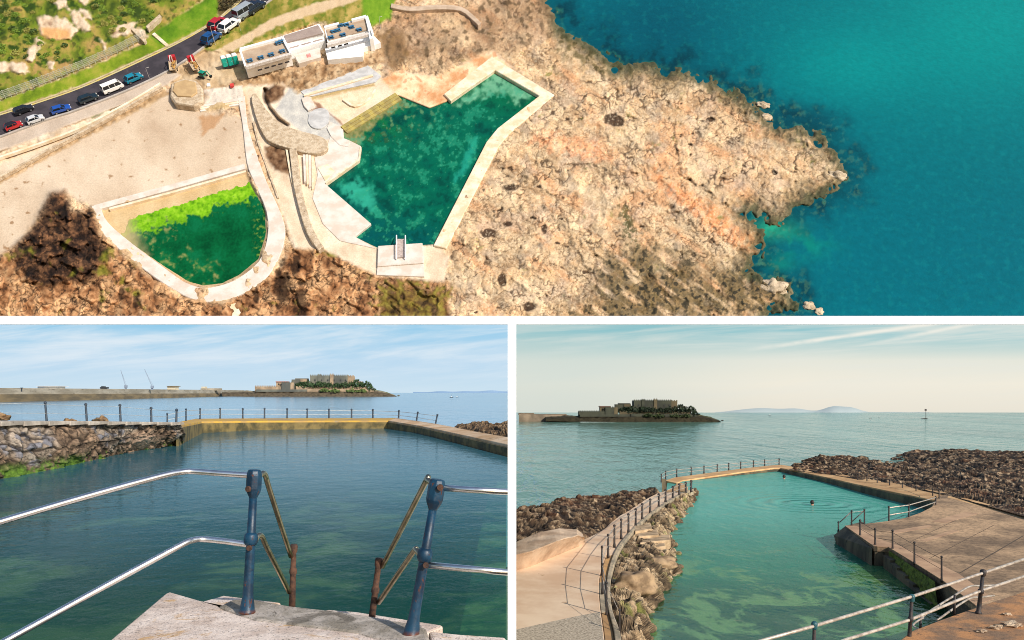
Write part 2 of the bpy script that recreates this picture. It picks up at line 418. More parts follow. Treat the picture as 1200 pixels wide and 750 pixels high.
# --- sand and pale stone between pools and road
sand = inside([(-60, 215), (0, 192), (60, 166), (140, 132), (196, 104), (235, 128), (290, 140), (292, 196), (118, 244), (72, 226), (40, 262), (10, 300), (-60, 320)], 4, n20*7)
paint(sand, blend(.5+n60*1.1+.15*n8, (190, 171, 153), (206, 190, 173), (217, 203, 188)))
H = H*(1-sand)+(5+.12*(PY < 0)+n20*.35)*sand
paint(sand*sst(.32, .5, fbm(PX/9, PY/7, 51, 4)+.1*sst(70, 0, PX))*.75, (150, 118, 84))
prom_ = inside([(-60, 196), (0, 175), (190, 92), (200, 100), (60, 170), (0, 212), (-60, 236)], 3, n8*3)
paint(prom_, blend(.5+n20*1.0, (190, 172, 152), (214, 200, 184), (222, 210, 196)))
paint(inside([(-60, 232), (0, 209), (62, 174), (190, 103), (200, 110), (62, 182), (0, 216), (-60, 242)], 2, n8*5)*.8, blend(.5+n8*1.6, (120, 96, 60), (176, 146, 108), (206, 184, 156)))
paint(inside([(0, 181), (70, 158), (72, 164), (0, 190)], 3, n8*4)*.6, (196, 164, 122))
paint(inside([(105, 137), (150, 115), (178, 99), (178, 103), (150, 119), (108, 139)], 1, n8*2)*.85, (110, 118, 62))
# --- brown rocks bottom left
br = inside([(-60, 330), (0, 300), (20, 288), (44, 262), (58, 230), (76, 222), (78, 240), (86, 252), (106, 248), (116, 274), (150, 304), (212, 350), (262, 356), (322, 322), (340, 290), (372, 292), (440, 300), (442, 324), (524, 330), (530, 420), (-60, 420)], 4, n20*7)
paint(br, blend(.42+r14*.7+n20*1.0+n4*.25, (80, 56, 40), (142, 104, 74), (178, 138, 104), (206, 170, 134)))
paint(br*sst(.07, .015, np.abs(perlin(PX/15, PY/17, 24)+.35*perlin(PX/5, PY/5, 21)))*.8, (50, 36, 28))
paint(br*sst(.1, .3, n8-.3*r14)*.5, (70, 50, 38))
f3, b3, i3 = worley(PX/15+1.1*n20+.5*n8, PY/12+1.1*n20+.4*n8+9); f4, b4, i4 = worley(PX/6.5+.4*n8, PY/5+.4*n8)
H = H*(1-br)+br*(5+r30*3.5+r14*1.2+n8*1.0+(i3-.5)*5+(i4-.5)*1.6-sst(.15, 0, b3)*3.2)
C *= (1+br*((i3-.5)*.38+(i4-.5)*.26))[..., None]
paint(br*np.maximum(sst(.13, .01, b3), .7*sst(.14, .02, b4))*sst(-.2, .25, n20+.4*n8)*.8, (42, 30, 24))
bd_ = inside([(22, 288), (46, 260), (60, 228), (78, 222), (84, 252), (106, 250), (118, 278), (128, 306), (100, 330), (50, 338), (18, 315)], 6, n20*11)
paint(bd_*.95, blend(.30+r14*.8+n8*.9+n4*.3, (24, 19, 19), (46, 34, 30), (78, 57, 45), (128, 96, 72)))
C *= (1+bd_*((i3-.5)*.4+(i4-.5)*.3))[..., None]; paint(bd_*np.maximum(sst(.13, .01, b3), .6*sst(.14, .02, b4))*.8, (18, 14, 14))
H += bd_*(5+r14*2.0+(i3-.5)*5)
H += 7*np.exp(-((PX-66)/13)**2-((PY-246)/22)**2)
dk = sst(.15, .5, -r14-.1+.5*n20)
paint(br*dk*.75, (52, 38, 30))
for cx, cy, rx, ry in ((330, 335, 9, 28), (352, 352, 8, 20), (346, 312, 5, 14), (300, 345, 4, 10), (160, 352, 5, 11), (142, 344, 3, 9)):
    m_ = sst(1.2, .6, np.hypot((PX-cx)/rx, (PY-cy)/ry)+n8*1.3); paint(m_*.8, (48, 36, 28)); H -= m_*3
paint(br*sst(.1, .4, fbm(PX/22, PY/22, 71, 4)+.30*np.exp(-((PX-150)/40)**2-((PY-300)/30)**2)-.12)*.8, blend(.5+n8, (104, 110, 34), (150, 148, 62)))
dw = inside([(446, 338), (470, 330), (522, 338), (526, 400), (430, 400)], 8, n8*22+n20*14)
paint(dw*.85, blend(.5+n8*1.5, (50, 44, 26), (112, 96, 48), (150, 142, 72)))
# --- concrete around the pools
conc = [(284, 96), (330, 92), (349, 110), (432, 76), (450, 92), (470, 84), (515, 90), (560, 66), (578, 60), (600, 78), (580, 84), (524, 122), (503, 130), (466, 115), (402, 150), (404, 165), (425, 172), (424, 188), (384, 216),
        (438, 262), (420, 278), (446, 292), (500, 287), (510, 288), (526, 300), (520, 330), (440, 322), (378, 292), (345, 290), (330, 250), (300, 160)]
cm = inside(conc, 3, n8*3)
paint(cm, blend(.5+n20*1.0+n8*.3, (206, 188, 168), (224, 208, 190), (234, 222, 208)))
H = H*(1-cm)+cm*(5.0+n8*.3)
pk = inside([(445, 92), (470, 84), (515, 90), (560, 66), (580, 62), (600, 80), (580, 84), (524, 122), (503, 130), (466, 113)], 3, n8*5)
paint(pk, blend(.5+n20*1.2+n8*.5, (206, 160, 122), (236, 206, 176), (244, 224, 200)))
paint(pk*sst(.15, .35, n8+.2*n20)*.6, (190, 128, 88))
gc = inside([(338, 103), (352, 99), (362, 112), (370, 124), (384, 128), (396, 142), (403, 152), (404, 164), (380, 164), (352, 154), (322, 128)], 2, n8*3)
paint(gc, blend(.5+n8*.8, (178, 178, 180), (198, 197, 196), (214, 212, 208)))
paint(inside([(350, 108), (431, 77), (446, 90), (440, 96), (364, 113), (357, 112)], 1.5, n8*2), blend(.5+n8*.7, (186, 182, 176), (204, 200, 192), (216, 211, 202)))
paint(inside([(364, 113), (438, 97), (440, 101), (366, 119)], 1.5, n8*3)*.8, (176, 152, 96))
paint(inside([(366, 118), (438, 101), (432, 116), (404, 144), (384, 128)], 3, n8*4), blend(.5+n8*.8, (214, 190, 162), (228, 210, 188), (236, 222, 204)))
for pl in ([(367, 119), (374, 121), (381, 130), (399, 141), (402, 147), (394, 141), (383, 130), (370, 131), (360, 128), (371, 126)],):
    paint(inside(pl, 1.5, n8*2)*.85, (142, 100, 78))
for pl in ([(311, 103), (322, 98), (334, 102), (333, 112), (322, 120), (312, 122), (309, 112)], [(310, 172), (324, 168), (343, 176), (344, 204), (322, 200), (312, 186)]):
    m_ = inside(pl, 3, n8*5); paint(m_, blend(.5+n8*1.5, (78, 58, 44), (126, 98, 76), (158, 132, 108))); H += m_*(r14*2.0-1)
# beach huts' bank of rubble and the slipway plates
bank = inside([(240, 92), (292, 90), (345, 80), (425, 68), (448, 58), (452, 74), (432, 78), (350, 108), (330, 98), (240, 104)], 3, n8*5)
paint(bank, blend(.5+n8*1.3, (140, 112, 84), (180, 152, 122), (206, 184, 156)))
paint(bank*sst(.1, .35, n4)*.6, (96, 76, 58))
H += bank*(r14*1.5)
apron = inside([(196, 82), (240, 56), (300, 36), (330, 40), (290, 60), (290, 92), (240, 104), (205, 100)], 3, n8*4)
paint(apron, blend(.5+n20*1.2, (176, 152, 122), (198, 178, 152), (212, 196, 174)))
plate = inside([(236, 105), (284, 100), (286, 116), (232, 124)], 1.2, 0)
paint(plate, blend(.5+n8*.5, (208, 198, 190), (222, 214, 206)))
paint(inside([(232, 124), (278, 116), (280, 124), (236, 131)], 1.5, n8*2)*.7, blend(.5+n8, (170, 146, 96), (206, 188, 158)))
paint(inside([(232, 136), (262, 134), (250, 150), (238, 158)], 3, n8*6)*.6, (176, 128, 76))
shade_groove = inside(strip([(311, 104), (309, 112), (315, 126), (326, 140), (338, 148)], 4.0), 1.2, n8*1.5)
H -= shade_groove*9; paint(shade_groove*.7, (84, 78, 78))  # groove and dark paint stand in for shadow along the curved wall
# rough ground round the stone bastion
paint(inside([(196, 108), (232, 92), (244, 110), (236, 128), (206, 124)], 4, n8*7)*.85, blend(.5+n8*1.6, (92, 74, 58), (154, 128, 102), (196, 172, 144)))
# --- kids' pool: sand shelf inside the wall
km = inside(poolK, 2)
paint(km, blend(.5+n20, (196, 172, 134), (216, 196, 164)))
H = H*(1-km)+km*(1.5)
mm = inside(poolM, 2); H = H*(1-mm)+mm*(-3); paint(mm, (60, 110, 80))
# --- green hillside, verges and lawn above the road
hill = inside([(-80, 110), (0, 116), (100, 80), (165, 48), (190, 36), (250, -10), (260, -60), (-80, -60)], 4, n8*4)
hm = n20*.9+n60*.7
paint(hill, blend(.5+hm*1.1, (66, 86, 34), (118, 132, 50), (162, 150, 84), (178, 150, 104)))
paint(hill*sst(.08, .3, fbm(PX/15, PY/13, 81, 5)-.05+.22*sst(60, 0, PX)*sst(90, 30, PY)), (60, 86, 30))
paint(hill*sst(.1, .3, fbm(PX/9, PY/9, 83, 4))*.7, (126, 146, 50))
paint(hill*sst(.16, .34, n8+.2*n4)*.6, (52, 66, 30))
rockm = np.zeros(sh)
for pl in ([(43, 20), (58, 18), (80, 24), (92, 36), (84, 44), (66, 47), (48, 40)], [(80, 10), (92, 14), (108, 32), (96, 38), (86, 28)], [(64, -4), (78, 2), (79, 8), (68, 10)], [(94, 10), (104, 14), (107, 22), (98, 22)],
           [(33, 60), (44, 44), (54, 50), (42, 60), (38, 72), (32, 70)], [(96, -8), (104, 0), (100, 6), (92, 2)], [(128, 36), (142, 28), (160, 26), (156, 40), (132, 44)], [(118, 46), (128, 50), (122, 58)], [(56, 72), (64, 74), (62, 81), (55, 79)],
           [(150, 30), (170, 36), (176, 46), (164, 48), (154, 38)], [(-10, 72), (30, 74), (36, 86), (-10, 84)]):
    rockm = np.maximum(rockm, inside(pl, 2, n8*5))
paint(hill*rockm, blend(.5+r14*.4+n8*.9, (152, 124, 104), (206, 186, 164), (222, 206, 190)))
paint(hill*inside([(48, 32), (82, 34), (82, 44), (66, 47), (50, 42)], 3, n8*5)*.8, (212, 164, 108))
H = H*(1-hill)+hill*(10+sst(110, 0, PY+.35*PX)*10+n20*2.6+n8*1.8+rockm*(2+r14*2))
verge = inside([(-80, 128), (0, 118), (100, 82), (168, 50), (178, 40), (250, -6), (256, 20), (215, 45), (175, 64), (100, 98), (0, 132), (-80, 158)], 2, n8*3)
paint(verge, blend(.5+n20*1.0+n4*.3, (104, 128, 34), (136, 156, 48), (170, 166, 82)))
H = H*(1-verge)+verge*(10.5+n4*.5)
lawn = inside([(176, 42), (250, -8), (262, -8), (256, 14), (248, 24), (192, 54), (182, 50)], 2, n8*2)
paint(lawn, blend(.5+n20*1.0+n4*.35, (84, 124, 30), (112, 148, 38), (140, 160, 62)))
ver2 = inside([(236, 58), (272, 32), (330, -12), (470, -60), (470, -10), (452, 22), (436, 30), (372, 26), (330, 40), (276, 62)], 3, n8*4)
paint(ver2, blend(.5+n20*1.2+n4*.4, (110, 120, 46), (150, 144, 74), (188, 168, 110)))
paint(ver2*sst(.05, .3, n8)*.7, (96, 126, 36))
paint(inside([(424, -8), (462, -8), (458, 22), (436, 30), (424, 18)], 3, n8*3), blend(.5+n4*.6, (106, 146, 40), (140, 170, 60)))
H = H*(1-ver2)+ver2*(10+n8*.9)
pathm = inside([(248, 62), (288, 40), (318, 22), (350, 10), (398, -4), (440, -20), (440, -8), (398, 8), (350, 22), (322, 32), (290, 50), (262, 66)], 1.6, n8*3)
paint(pathm, blend(.5+n8*.6, (198, 176, 148), (214, 196, 172)))
scrub = inside([(254, -10), (288, -10), (276, 14), (262, 24), (254, 14)], 3, n8*6)
paint(scrub, blend(.5+n8*1.3, (74, 62, 42), (110, 98, 62), (138, 122, 84)))
# --- road bed and pavement lie smooth
rd = sdf(PX, PY, roadP)
flat = sst(-7, -2, rd); H = H*(1-flat)+flat*10.2
pave = inside([(-60, 181), (0, 160), (148, 106), (200, 81), (212, 88), (196, 100), (150, 121), (0, 178), (-60, 200)], 2, n8)
paint(pave, blend(.5+n20*.8, (186, 172, 160), (206, 194, 184)))
H = H*(1-pave)+pave*(9.6+n8*.2)
# smooth the height a little so no step is undercut
for _ in range(2):
    Hp = np.pad(H, 1, mode='edge'); H = (Hp[1:-1, 1:-1]*2+Hp[:-2, 1:-1]+Hp[2:, 1:-1]+Hp[1:-1, :-2]+Hp[1:-1, 2:])/6
def Hat(px, py):
    i = int(np.clip(round((py-gy[0])/STEP), 0, sh[0]-1)); j = int(np.clip(round((px-gx[0])/STEP), 0, sh[1]-1))
    return float(H[i, j])
def grid_mesh(name, V, keep, mat, cols, **k):
    r, c = keep.shape
    idx = np.arange(r*c).reshape(r, c)
    f = np.stack([idx[1:, :-1], idx[1:, 1:], idx[:-1, 1:], idx[:-1, :-1]], -1)
    kf = keep[1:, :-1] & keep[1:, 1:] & keep[:-1, 1:] & keep[:-1, :-1]
    f = f[kf]
    used = np.zeros(r*c, bool); used[f.ravel()] = True
    rm = np.cumsum(used)-1
    return mesh(name, V.reshape(-1, 3)[used], rm[f].tolist(), mat, smooth=True, cols=cols.reshape(-1, 3)[used], **k)
m_ground = vcol('coast_ground', .92, 420, .16, .35, .0009, gain=.82)
piv = .42; C = piv*(np.maximum(C, 1e-4)/piv)**1.22*np.array([1.0, .97, .90])
o = grid_mesh('terrain', A(PX, PY, H), dco > -16, m_ground, C); tag(o, kind='structure')
# --- sea
def water_vcol(name, bscale, bstr, bdist, rough=.12):
    m, nt, b = new_mat(name)
    a = nt.new('ShaderNodeAttribute', attribute_name='Col').outputs['Color']
    v = pos(nt)
    k = nt.mapr(nt.noise(v, bscale*.6, 4, .6), .3, .7, .9, 1.1, False)
    nt.sock(b.inputs['Base Color'], nt.mix(1.0, a, nt.comb(k, k, k), 'MULTIPLY'))
    b.inputs['Roughness'].default_value = rough; b.inputs['IOR'].default_value = 1.33; b.inputs['Specular IOR Level'].default_value = .3
    nt.sock(b.inputs['Normal'], nt.bump(nt.noise(v, bscale, 4, .6), bstr, bdist))
    return m
C = np.zeros(sh+(3,))
paint(np.ones(sh), (2, 92, 106))
paint(sst(0, 1, (PX-700)/500)*sst(280, 0, PY)*.75, (2, 112, 116))
paint(np.exp(-((PX-1160)/120)**2-((PY-30)/80)**2)*.5, (6, 138, 134))
paint(np.exp(-((PX-1000)/85)**2-((PY-75)/45)**2)*.55, (6, 132, 132))
paint(np.exp(-((PX-770)/90)**2-((PY-30)/55)**2)*.75, (2, 66, 86))
paint(sst(190, 330, PY)*.5*sst(900, 1000, PX), (0, 92, 110))
paint(sst(-55, -4, dco+n20*14)*.55, (2, 58, 74))
paint(np.exp(-((PX-940)/45)**2-((PY-142)/16)**2)*.6, (4, 54, 72))
paint(sst(.0, .3, n20+.15*n8)*sst(-42, -6, dco)*.7, (6, 40, 52))
paint(np.exp(-((PX-905)/26)**2-((PY-268)/12)**2)*.9, (52, 150, 122))
paint(np.exp(-((PX-938)/34)**2-((PY-288)/14)**2)*.7*sst(-.3, .2, n20), (14, 128, 112))
paint(np.exp(-((PX-915)/16)**2-((PY-310)/8)**2)*.6, (20, 120, 110))
paint(sst(-10, 0, dco)*.6*sst(-.2, .2, n8), (70, 104, 84))
paint(sst(-34, -3, dco+n20*12)*sst(820, 900, PX)*sst(.05, .3, n8+.4*n4+.3*n20)*.4, (100, 112, 88))
paint(sst(-34, -3, dco+n20*12)*sst(820, 900, PX)*sst(-.15, .3, -n20-.3*n8)*.6, (6, 50, 60))
paint(sst(.12, .3, n8)*.12, (30, 130, 130))
m_sea0 = water_vcol('clear_sea', 160, .25, .002, .3)
g2 = (np.arange(sh[0])[:, None] % 2 == 0) & (np.arange(sh[1])[None, :] % 2 == 0)
C *= np.array([.5, .98, .93])
o = grid_mesh('sea', A(PX, PY, 0*PX), (dco < 6), m_sea0, C, base=AV(1000, 200)); tag(o, kind='structure')
# --- water in the two pools
def sub(x0, x1, y0, y1, st=1.0):
    return np.meshgrid(np.arange(x0, x1, st), np.arange(y0, y1, st))
PX, PY = sub(370, 650, 70, 305); sh = PX.shape
q8 = fbm(PX/8, PY/8, 2, 4); q20 = fbm(PX/20, PY/20, 3.3, 4); q5 = fbm(PX/4, PY/4, 8, 3)
C = np.zeros(sh+(3,))
paint(np.ones(sh), blend(.5+q20*.9+q8*.4, (2, 66, 58), (2, 88, 68), (8, 108, 78)))
paint(sst(220, 285, PY+.3*(450-PX))*.7, (2, 70, 78))
top = sst(155, 95, PY-.25*(PX-580)); paint(top*.5, (8, 100, 50))
paint(sst(.0, .3, q20+.5*q8)*.45, (2, 64, 44))
paint(sst(500, 420, PX)*sst(180, 140, PY)*.7*sst(-.1, .2, q20+.15), (22, 104, 34))
paint(sst(.05, .3, q8+.2*q5)*sst(520, 430, PX)*sst(200, 150, PY)*.95, (16, 50, 18))
paint(sst(.12, .3, q8)*sst(560, 430, PX)*sst(175, 120, PY)*.75, (120, 168, 116))
paint(inside([(402, 150), (466, 112), (474, 122), (436, 146), (420, 170), (404, 166)], 4, q8*12)*.9, blend(.5+q5, (96, 104, 56), (150, 140, 92)))
paint(inside([(580, 84), (630, 112), (606, 120), (590, 108), (566, 112), (540, 122), (556, 104)], 5, q8*12)*.85, blend(.5+q8, (70, 142, 108), (120, 176, 142)))
paint(inside([(418, 212), (436, 222), (440, 250), (428, 244), (402, 226), (398, 216)], 7, q8*14)*.85, (44, 154, 128))
paint(inside([(552, 164), (560, 160), (550, 196), (534, 212)], 4, q8*9)*.7, (34, 150, 128))
q2 = fbm(PX/2.6, PY/2.6, 4.7, 3)
paint(sst(.12, .3, q20*.8+.5*q8+.25*q2)*.5, (34, 138, 108)); paint(sst(.12, .3, -q20*.7-.5*q8+.25*q2)*.5, (2, 56, 44)); paint(sst(.4, .55, q2+.5*q8+.4*q20)*.3, (80, 158, 120))
Mw = sdf(PX, PY, poolM)
m_pool0 = water_vcol('clear_pool', 120, .2, .002, .25)
o = grid_mesh('pool_water', A(PX, PY, 2.6+0*PX), Mw > -7, m_pool0, C); tag(o, kind='structure')
PX, PY = sub(106, 326, 190, 345); sh = PX.shape
q8 = fbm(PX/8, PY/8, 2, 4); q20 = fbm(PX/20, PY/20, 3.3, 4); q5 = fbm(PX/4, PY/4, 8, 3)
q2 = fbm(PX/2.6, PY/2.6, 4.7, 3)
C = np.zeros(sh+(3,))
paint(np.ones(sh), blend(.5+q20+.5*q2, (2, 64, 32), (4, 84, 44), (8, 98, 58)))
ln = PY-(262-(PX-200)*.31)                       # rows below the lime band's lower edge
q2 = fbm(PX/2.6, PY/2.6, 4.7, 3)
paint(sst(4, -3, ln+q8*14+q20*16+q5*8+q2*5), blend(.55+q8*.9+q2*.6, (64, 116, 14), (112, 168, 20), (146, 190, 44)))
mot = inside([(150, 250), (186, 254), (214, 280), (222, 305), (256, 310), (262, 336), (215, 338), (150, 295), (110, 255)], 5, q8*14)
paint(mot*sst(.05, .5, q5*.35+.8*q8+.7*q20)*.75, blend(.5+q8+.5*q5, (40, 96, 30), (84, 124, 50), (140, 138, 84)))
paint(sst(165, 140, PX-.4*(PY-260)+q8*12)*.8, (178, 158, 116))
paint(sst(.1, .3, q5)*sst(12, 0, np.abs(PX-305))*.6, (130, 160, 60))
wat = (sdf(PX, PY, poolK) > -6)
sandy = (PX+.55*(PY-262) < 150+q8*6) | (PY < 246-(PX-185)*.30+q8*4+q20*4)
o = grid_mesh('pool_water', A(PX, PY, 2.3+0*PX), wat & ~sandy, m_pool0, C); tag(o, kind='structure')

# ---------------------------------------------------------------- built things on the coast
from mathutils.geometry import tessellate_polygon
def prism(name, poly, h, depth, mat, parent=None, bev=0, hb=None):
    """outline poly (pixels, seen at height h) carried down the board normal by depth"""
    hh = h if hasattr(h, '__len__') else [h]*len(poly)
    area = sum(poly[i-1][0]*poly[i][1]-poly[i][0]*poly[i-1][1] for i in range(len(poly)))
    if area > 0: poly = poly[::-1]; hh = list(hh)[::-1]
    T = [AV(x, y, z) for (x, y), z in zip(poly, hh)]
    B = [t-NS*depth*PXU for t in T]
    n = len(T)
    tri = tessellate_polygon([[Vector((x, -y, 0)) for x, y in poly]]) if n > 4 else [tuple(range(n))]
    def ccw(t):
        if len(t) > 3: return t
        (ax, ay), (bx, by), (cx, cy) = (poly[i] for i in t)
        return t if (bx-ax)*-(cy-ay)-(cx-ax)*-(by-ay) > 0 else t[::-1]
    tri = [ccw(t) for t in tri]
    Fc = [tuple(t) for t in tri]+[tuple(i+n for i in t)[::-1] for t in tri]+[(i, i+n, (i+1) % n+n, (i+1) % n) for i in range(n)]
    V = [tuple(v) for v in T+B]
    o = mesh(name, V, Fc, mat, parent)
    if bev: bevel(o, bev*PXU, 1)
    return o
def dense(pts, n=4):
    """rounded polyline (Catmull-Rom)"""
    P = [Vector(p) for p in pts]; o_ = []
    for i in range(len(P)-1):
        a, b, c, d_ = P[max(i-1, 0)], P[i], P[i+1], P[min(i+2, len(P)-1)]
        for k in range(n):
            t = k/n
            o_.append(tuple(.5*((2*b)+(c-a)*t+(2*a-5*b+4*c-d_)*t*t+(3*b-a-3*c+d_)*t**3)))
    return o_+[tuple(P[-1])]
def pm(name, c, c2=None, scale=90, rough=.85, spots=None, thr=.62, bump=.3, bd=.001, **k):
    c = tuple(q*.82 for q in c); c2 = tuple(q*.82 for q in c2) if c2 else None
    return plain(name, c, rough, c2, scale, bump, bd, spots=spots, thr=thr, obj=False, spec=.25, **k)
m_wallc = pm('pale_concrete', lin(250, 236, 212), lin(236, 210, 172), 60, spots=lin(222, 170, 112), thr=.63)
m_decks = pm('white_concrete', lin(236, 226, 216), lin(220, 204, 188), 50, spots=lin(196, 168, 136), thr=.66)
m_rubw = pm('rubble_wall', lin(228, 208, 180), lin(194, 170, 140), 130, spots=lin(112, 94, 74), thr=.62, bump=.8, bd=.002)
m_white = plain('white_render', (.94, .94, .93), .7, (.86, .85, .84), 60, .2, .0006, obj=False, spec=.3)
m_tanf = pm('tan_roof_terrace', lin(196, 174, 150), lin(178, 152, 128), 60)
m_roof = pm('mauve_felt_roof', lin(176, 158, 148), lin(162, 144, 136), 70)
m_asph = pm('asphalt', lin(76, 70, 76), lin(60, 56, 62), 40, spots=lin(92, 86, 88), thr=.64)
m_yel = pm('faded_yellow_line', lin(220, 196, 110), lin(200, 190, 150), 80)
m_whl = pm('white_line', lin(225, 220, 212))
m_ysteps = pm('yellow_lichen_concrete', lin(196, 178, 100), lin(160, 144, 92), 80, spots=lin(120, 100, 60), thr=.6)
m_dkgap = pm('dark_opening', lin(52, 44, 42), lin(40, 36, 36))
# road
rl, rh = dense(road_lo, 5), dense(road_hi, 5)
n_ = min(len(rl), len(rh))
def resamp(pts, n):
    P = np.array(pts); s = np.r_[0, np.cumsum(np.hypot(*np.diff(P, axis=0).T))]
    t = np.linspace(0, s[-1], n); return [(float(np.interp(q, s, P[:, 0])), float(np.interp(q, s, P[:, 1]))) for q in t]
RL, RH = resamp(rl, 60), resamp(rh, 60)
def ribbon(name, a, b, ha, hb, mat):
    V = [AV(x, y, ha) for x, y in a]+[AV(x, y, hb) for x, y in b]; n = len(a)
    o = mesh(name, V, [(i, i+1, n+i+1, n+i) for i in range(n-1)], mat); return weld(o, 1e-7)
tag(ribbon('road', RL, RH, 11.0, 11.0, m_asph), kind='structure')
off = lambda pts, t, q: [(x*(1-t)+X_*t, y*(1-t)+Y_*t) for (x, y), (X_, Y_) in zip(pts, q)]
tag(ribbon('road_marking', off(RH, .03, RL), off(RH, .09, RL), 11.4, 11.4, m_yel), kind='structure')
k1 = off(RH, -.02, RL)
tag(prism('kerb', strip([(x, y-.4) for x, y in k1], 1.6), 11.9, 2, pm('kerb_stone', lin(206, 190, 150), lin(180, 160, 120))), kind='structure')
tag(prism('kerb', strip([(x, y+.6) for x, y in RL], 1.6), 11.7, 2, pm('pale_kerb_stone', lin(196, 186, 176))), kind='structure')
# seaward wall of the big pool
o = prism('pool_wall', [(576, 66), (650, 111), (596, 157), (584, 172), (523, 291), (508, 287), (570, 166), (583, 150), (632, 112), (580, 82), (552, 101), (528, 118), (520, 110)], 8.2, 11, m_wallc, bev=.8)
tag(o, 'pale concrete sea wall bending round the outer side of the large green pool', 'pool wall')
t = empty('diving_platform', AV(468, 305, 4), 'square white concrete platform at the near end of the large green pool', 'platform')
prism('platform_slab', [(443, 288), (495, 284.5), (496.5, 308), (442, 312)], 9, 9, m_decks, t, .5)
prism('step', [(442, 312.6), (496.5, 308.6), (497.5, 324), (441, 322)], 7.2, 7, m_decks, t, .5)
tag(t.children[0]); s_ = empty('bathing_ladder', AV(469, 302, 9), 'narrow grey slatted ladder with two rails running into the large pool', 'ladder')
prism('ramp', [(465, 280), (474.5, 280), (475, 301), (464.5, 302)], 10.6, 1.4, pm('ladder_slats', lin(206, 192, 184), lin(176, 160, 152), 300), s_)
for x in (464.6, 475): MB().tube([AV(x, 304, 10), AV(x, 300, 13.5), AV(x, 280, 13.5), AV(x, 276, 8)], .8*PXU).build('rail', m_white, s_)
o = prism('pavement', [(435, 262), (381, 215), (421, 187), (423, 171), (411, 165), (403, 163.5), (402, 151), (392, 146), (385, 165), (378, 182), (368, 184), (372, 205), (366, 232), (378, 262), (398, 282), (440, 291), (416, 277)], 5.9, 8, m_decks, bev=.5)
tag(o, kind='structure')
for i, (a, b) in enumerate((((401, 150), (466, 110.5)), ((404, 155), (469.5, 112.5)), ((408, 160), (472, 116)))):
    pass
t = empty('pool_steps', AV(436, 134, 4), 'flight of yellow stained concrete steps along the landward corner of the large pool', 'steps')
for k in range(3):
    x, y = 2.6*k, 2.7*k
    prism('step', [(399+x, 148+y), (463+x, 108.5+y), (465.5+x, 111+y), (402+x, 150.5+y)], 6.6-1.2*k, 6, m_ysteps, t)
m_grey0 = pm('grey_concrete', lin(214, 212, 210), lin(190, 188, 186), 70, spots=lin(160, 150, 140), thr=.63)
tag(prism('terrace_slab', dense([(362, 133), (370, 127.5), (381, 127), (386, 134), (384, 144), (376, 150.5), (366, 149), (361, 142), (362, 133)], 3)[:-1], 6.9, 4, m_grey0, bev=.4), 'rounded grey concrete slab between the curved wall and the yellow steps', 'slab')
tag(prism('terrace_slab', [(353, 115), (360, 112.5), (367, 119), (369, 126), (361, 129.5), (356, 124)], 7.6, 5, m_decks, bev=.4), 'small pale concrete slab below the foot of the grey ramp', 'slab')
tag(prism('terrace_slab', [(386, 142), (399, 148), (401, 161), (410, 164.5), (409, 172), (398, 170), (388, 160), (383, 150)], 6.6, 4, m_decks, bev=.4), 'pale concrete step slab at the landward corner of the large pool', 'slab')
tag(prism('terrace_slab', [(372, 196), (384, 192), (392, 200), (381, 212)], 6.7, 3, m_wallc, bev=.3), 'small square concrete plinth on the terrace left of the large pool', 'slab')
tag(prism('edge_kerb', strip([(422.5, 172), (420.5, 187), (381.5, 214.5)], 2.0), 7.0, 5, m_wallc), 'narrow yellowish kerb along the terrace corner of the large pool', 'kerb')
tag(prism('ramp_slab', [(352, 107), (431, 76.5), (447, 89), (440, 96), (366, 112.5), (357, 111.5)], 6.4, 3, m_grey0, bev=.3), kind='structure').name = 'path'
tag(prism('low_wall', strip(dense([(325, 147), (333, 160), (336, 176), (340, 200), (346, 228)], 3), 2.4), 7.5, 4, m_wallc), 'thin low concrete wall just left of the narrow rubble wall', 'wall')
tag(prism('low_wall', strip(dense([(297, 142), (303, 168), (313, 196), (326, 232)], 3), 2.0), 7.2, 4, m_rubw), 'thin rubble edging beside the tall wall of the small green pool', 'wall')
tag(prism('low_wall', strip(dense([(402, 116), (416, 124), (432, 116), (440, 104)], 3), 2.4), 7.5, 4, m_wallc), 'low pale concrete wall below the ramp, behind the yellow steps', 'wall')
t = empty('stairs', AV(262, 128, 5), 'short flight of pale steps down to the sandy beach below the stone bastion', 'steps')
for k in range(3): prism('step', [(234, 122.5+2.6*k), (279, 115+2.6*k), (280, 117.8+2.6*k), (235, 125.4+2.6*k)], 8.4-.9*k, 4, [m_decks, m_wallc][k % 2], t)
# thick curved rubble walls
o = prism('curved_wall', dense([(294.7, 111), (299, 109), (305, 117), (313, 129), (325, 142), (340, 149), (355, 154), (377, 160), (384, 168), (382, 176), (371, 179.5), (354, 178), (344, 175), (319, 167), (309, 158), (300, 138), (294.7, 118)], 3), 11, 9, m_rubw, bev=1.2)
tag(o, 'thick curving rubble wall with a rounded end between the two pools', 'wall')
o = prism('boundary_wall', strip(dense([(343, 174), (345, 190), (348, 215), (355, 245), (364, 272), (376, 291)], 3), [9, 9, 9, 9, 9, 9, 9, 9, 9, 9, 9, 9, 9, 9, 8, 8]), 11, 9, m_rubw, bev=.8)
tag(o, 'narrow rubble wall running down from the curved wall towards the brown rocks', 'wall')
for k in range(3):
    pass
t = empty('stairs', AV(362, 200, 5), 'long shallow flight of pale steps beside the narrow rubble wall', 'steps')
for k in range(4):
    prism('step', [(355+3.3*k, 181), (357.8+3.3*k, 181), (358.8+3.0*k, 212+3*k), (356.4+3.0*k, 213+3*k)], 9.5-.9*k, 6, [m_decks, m_wallc][k % 2], t)
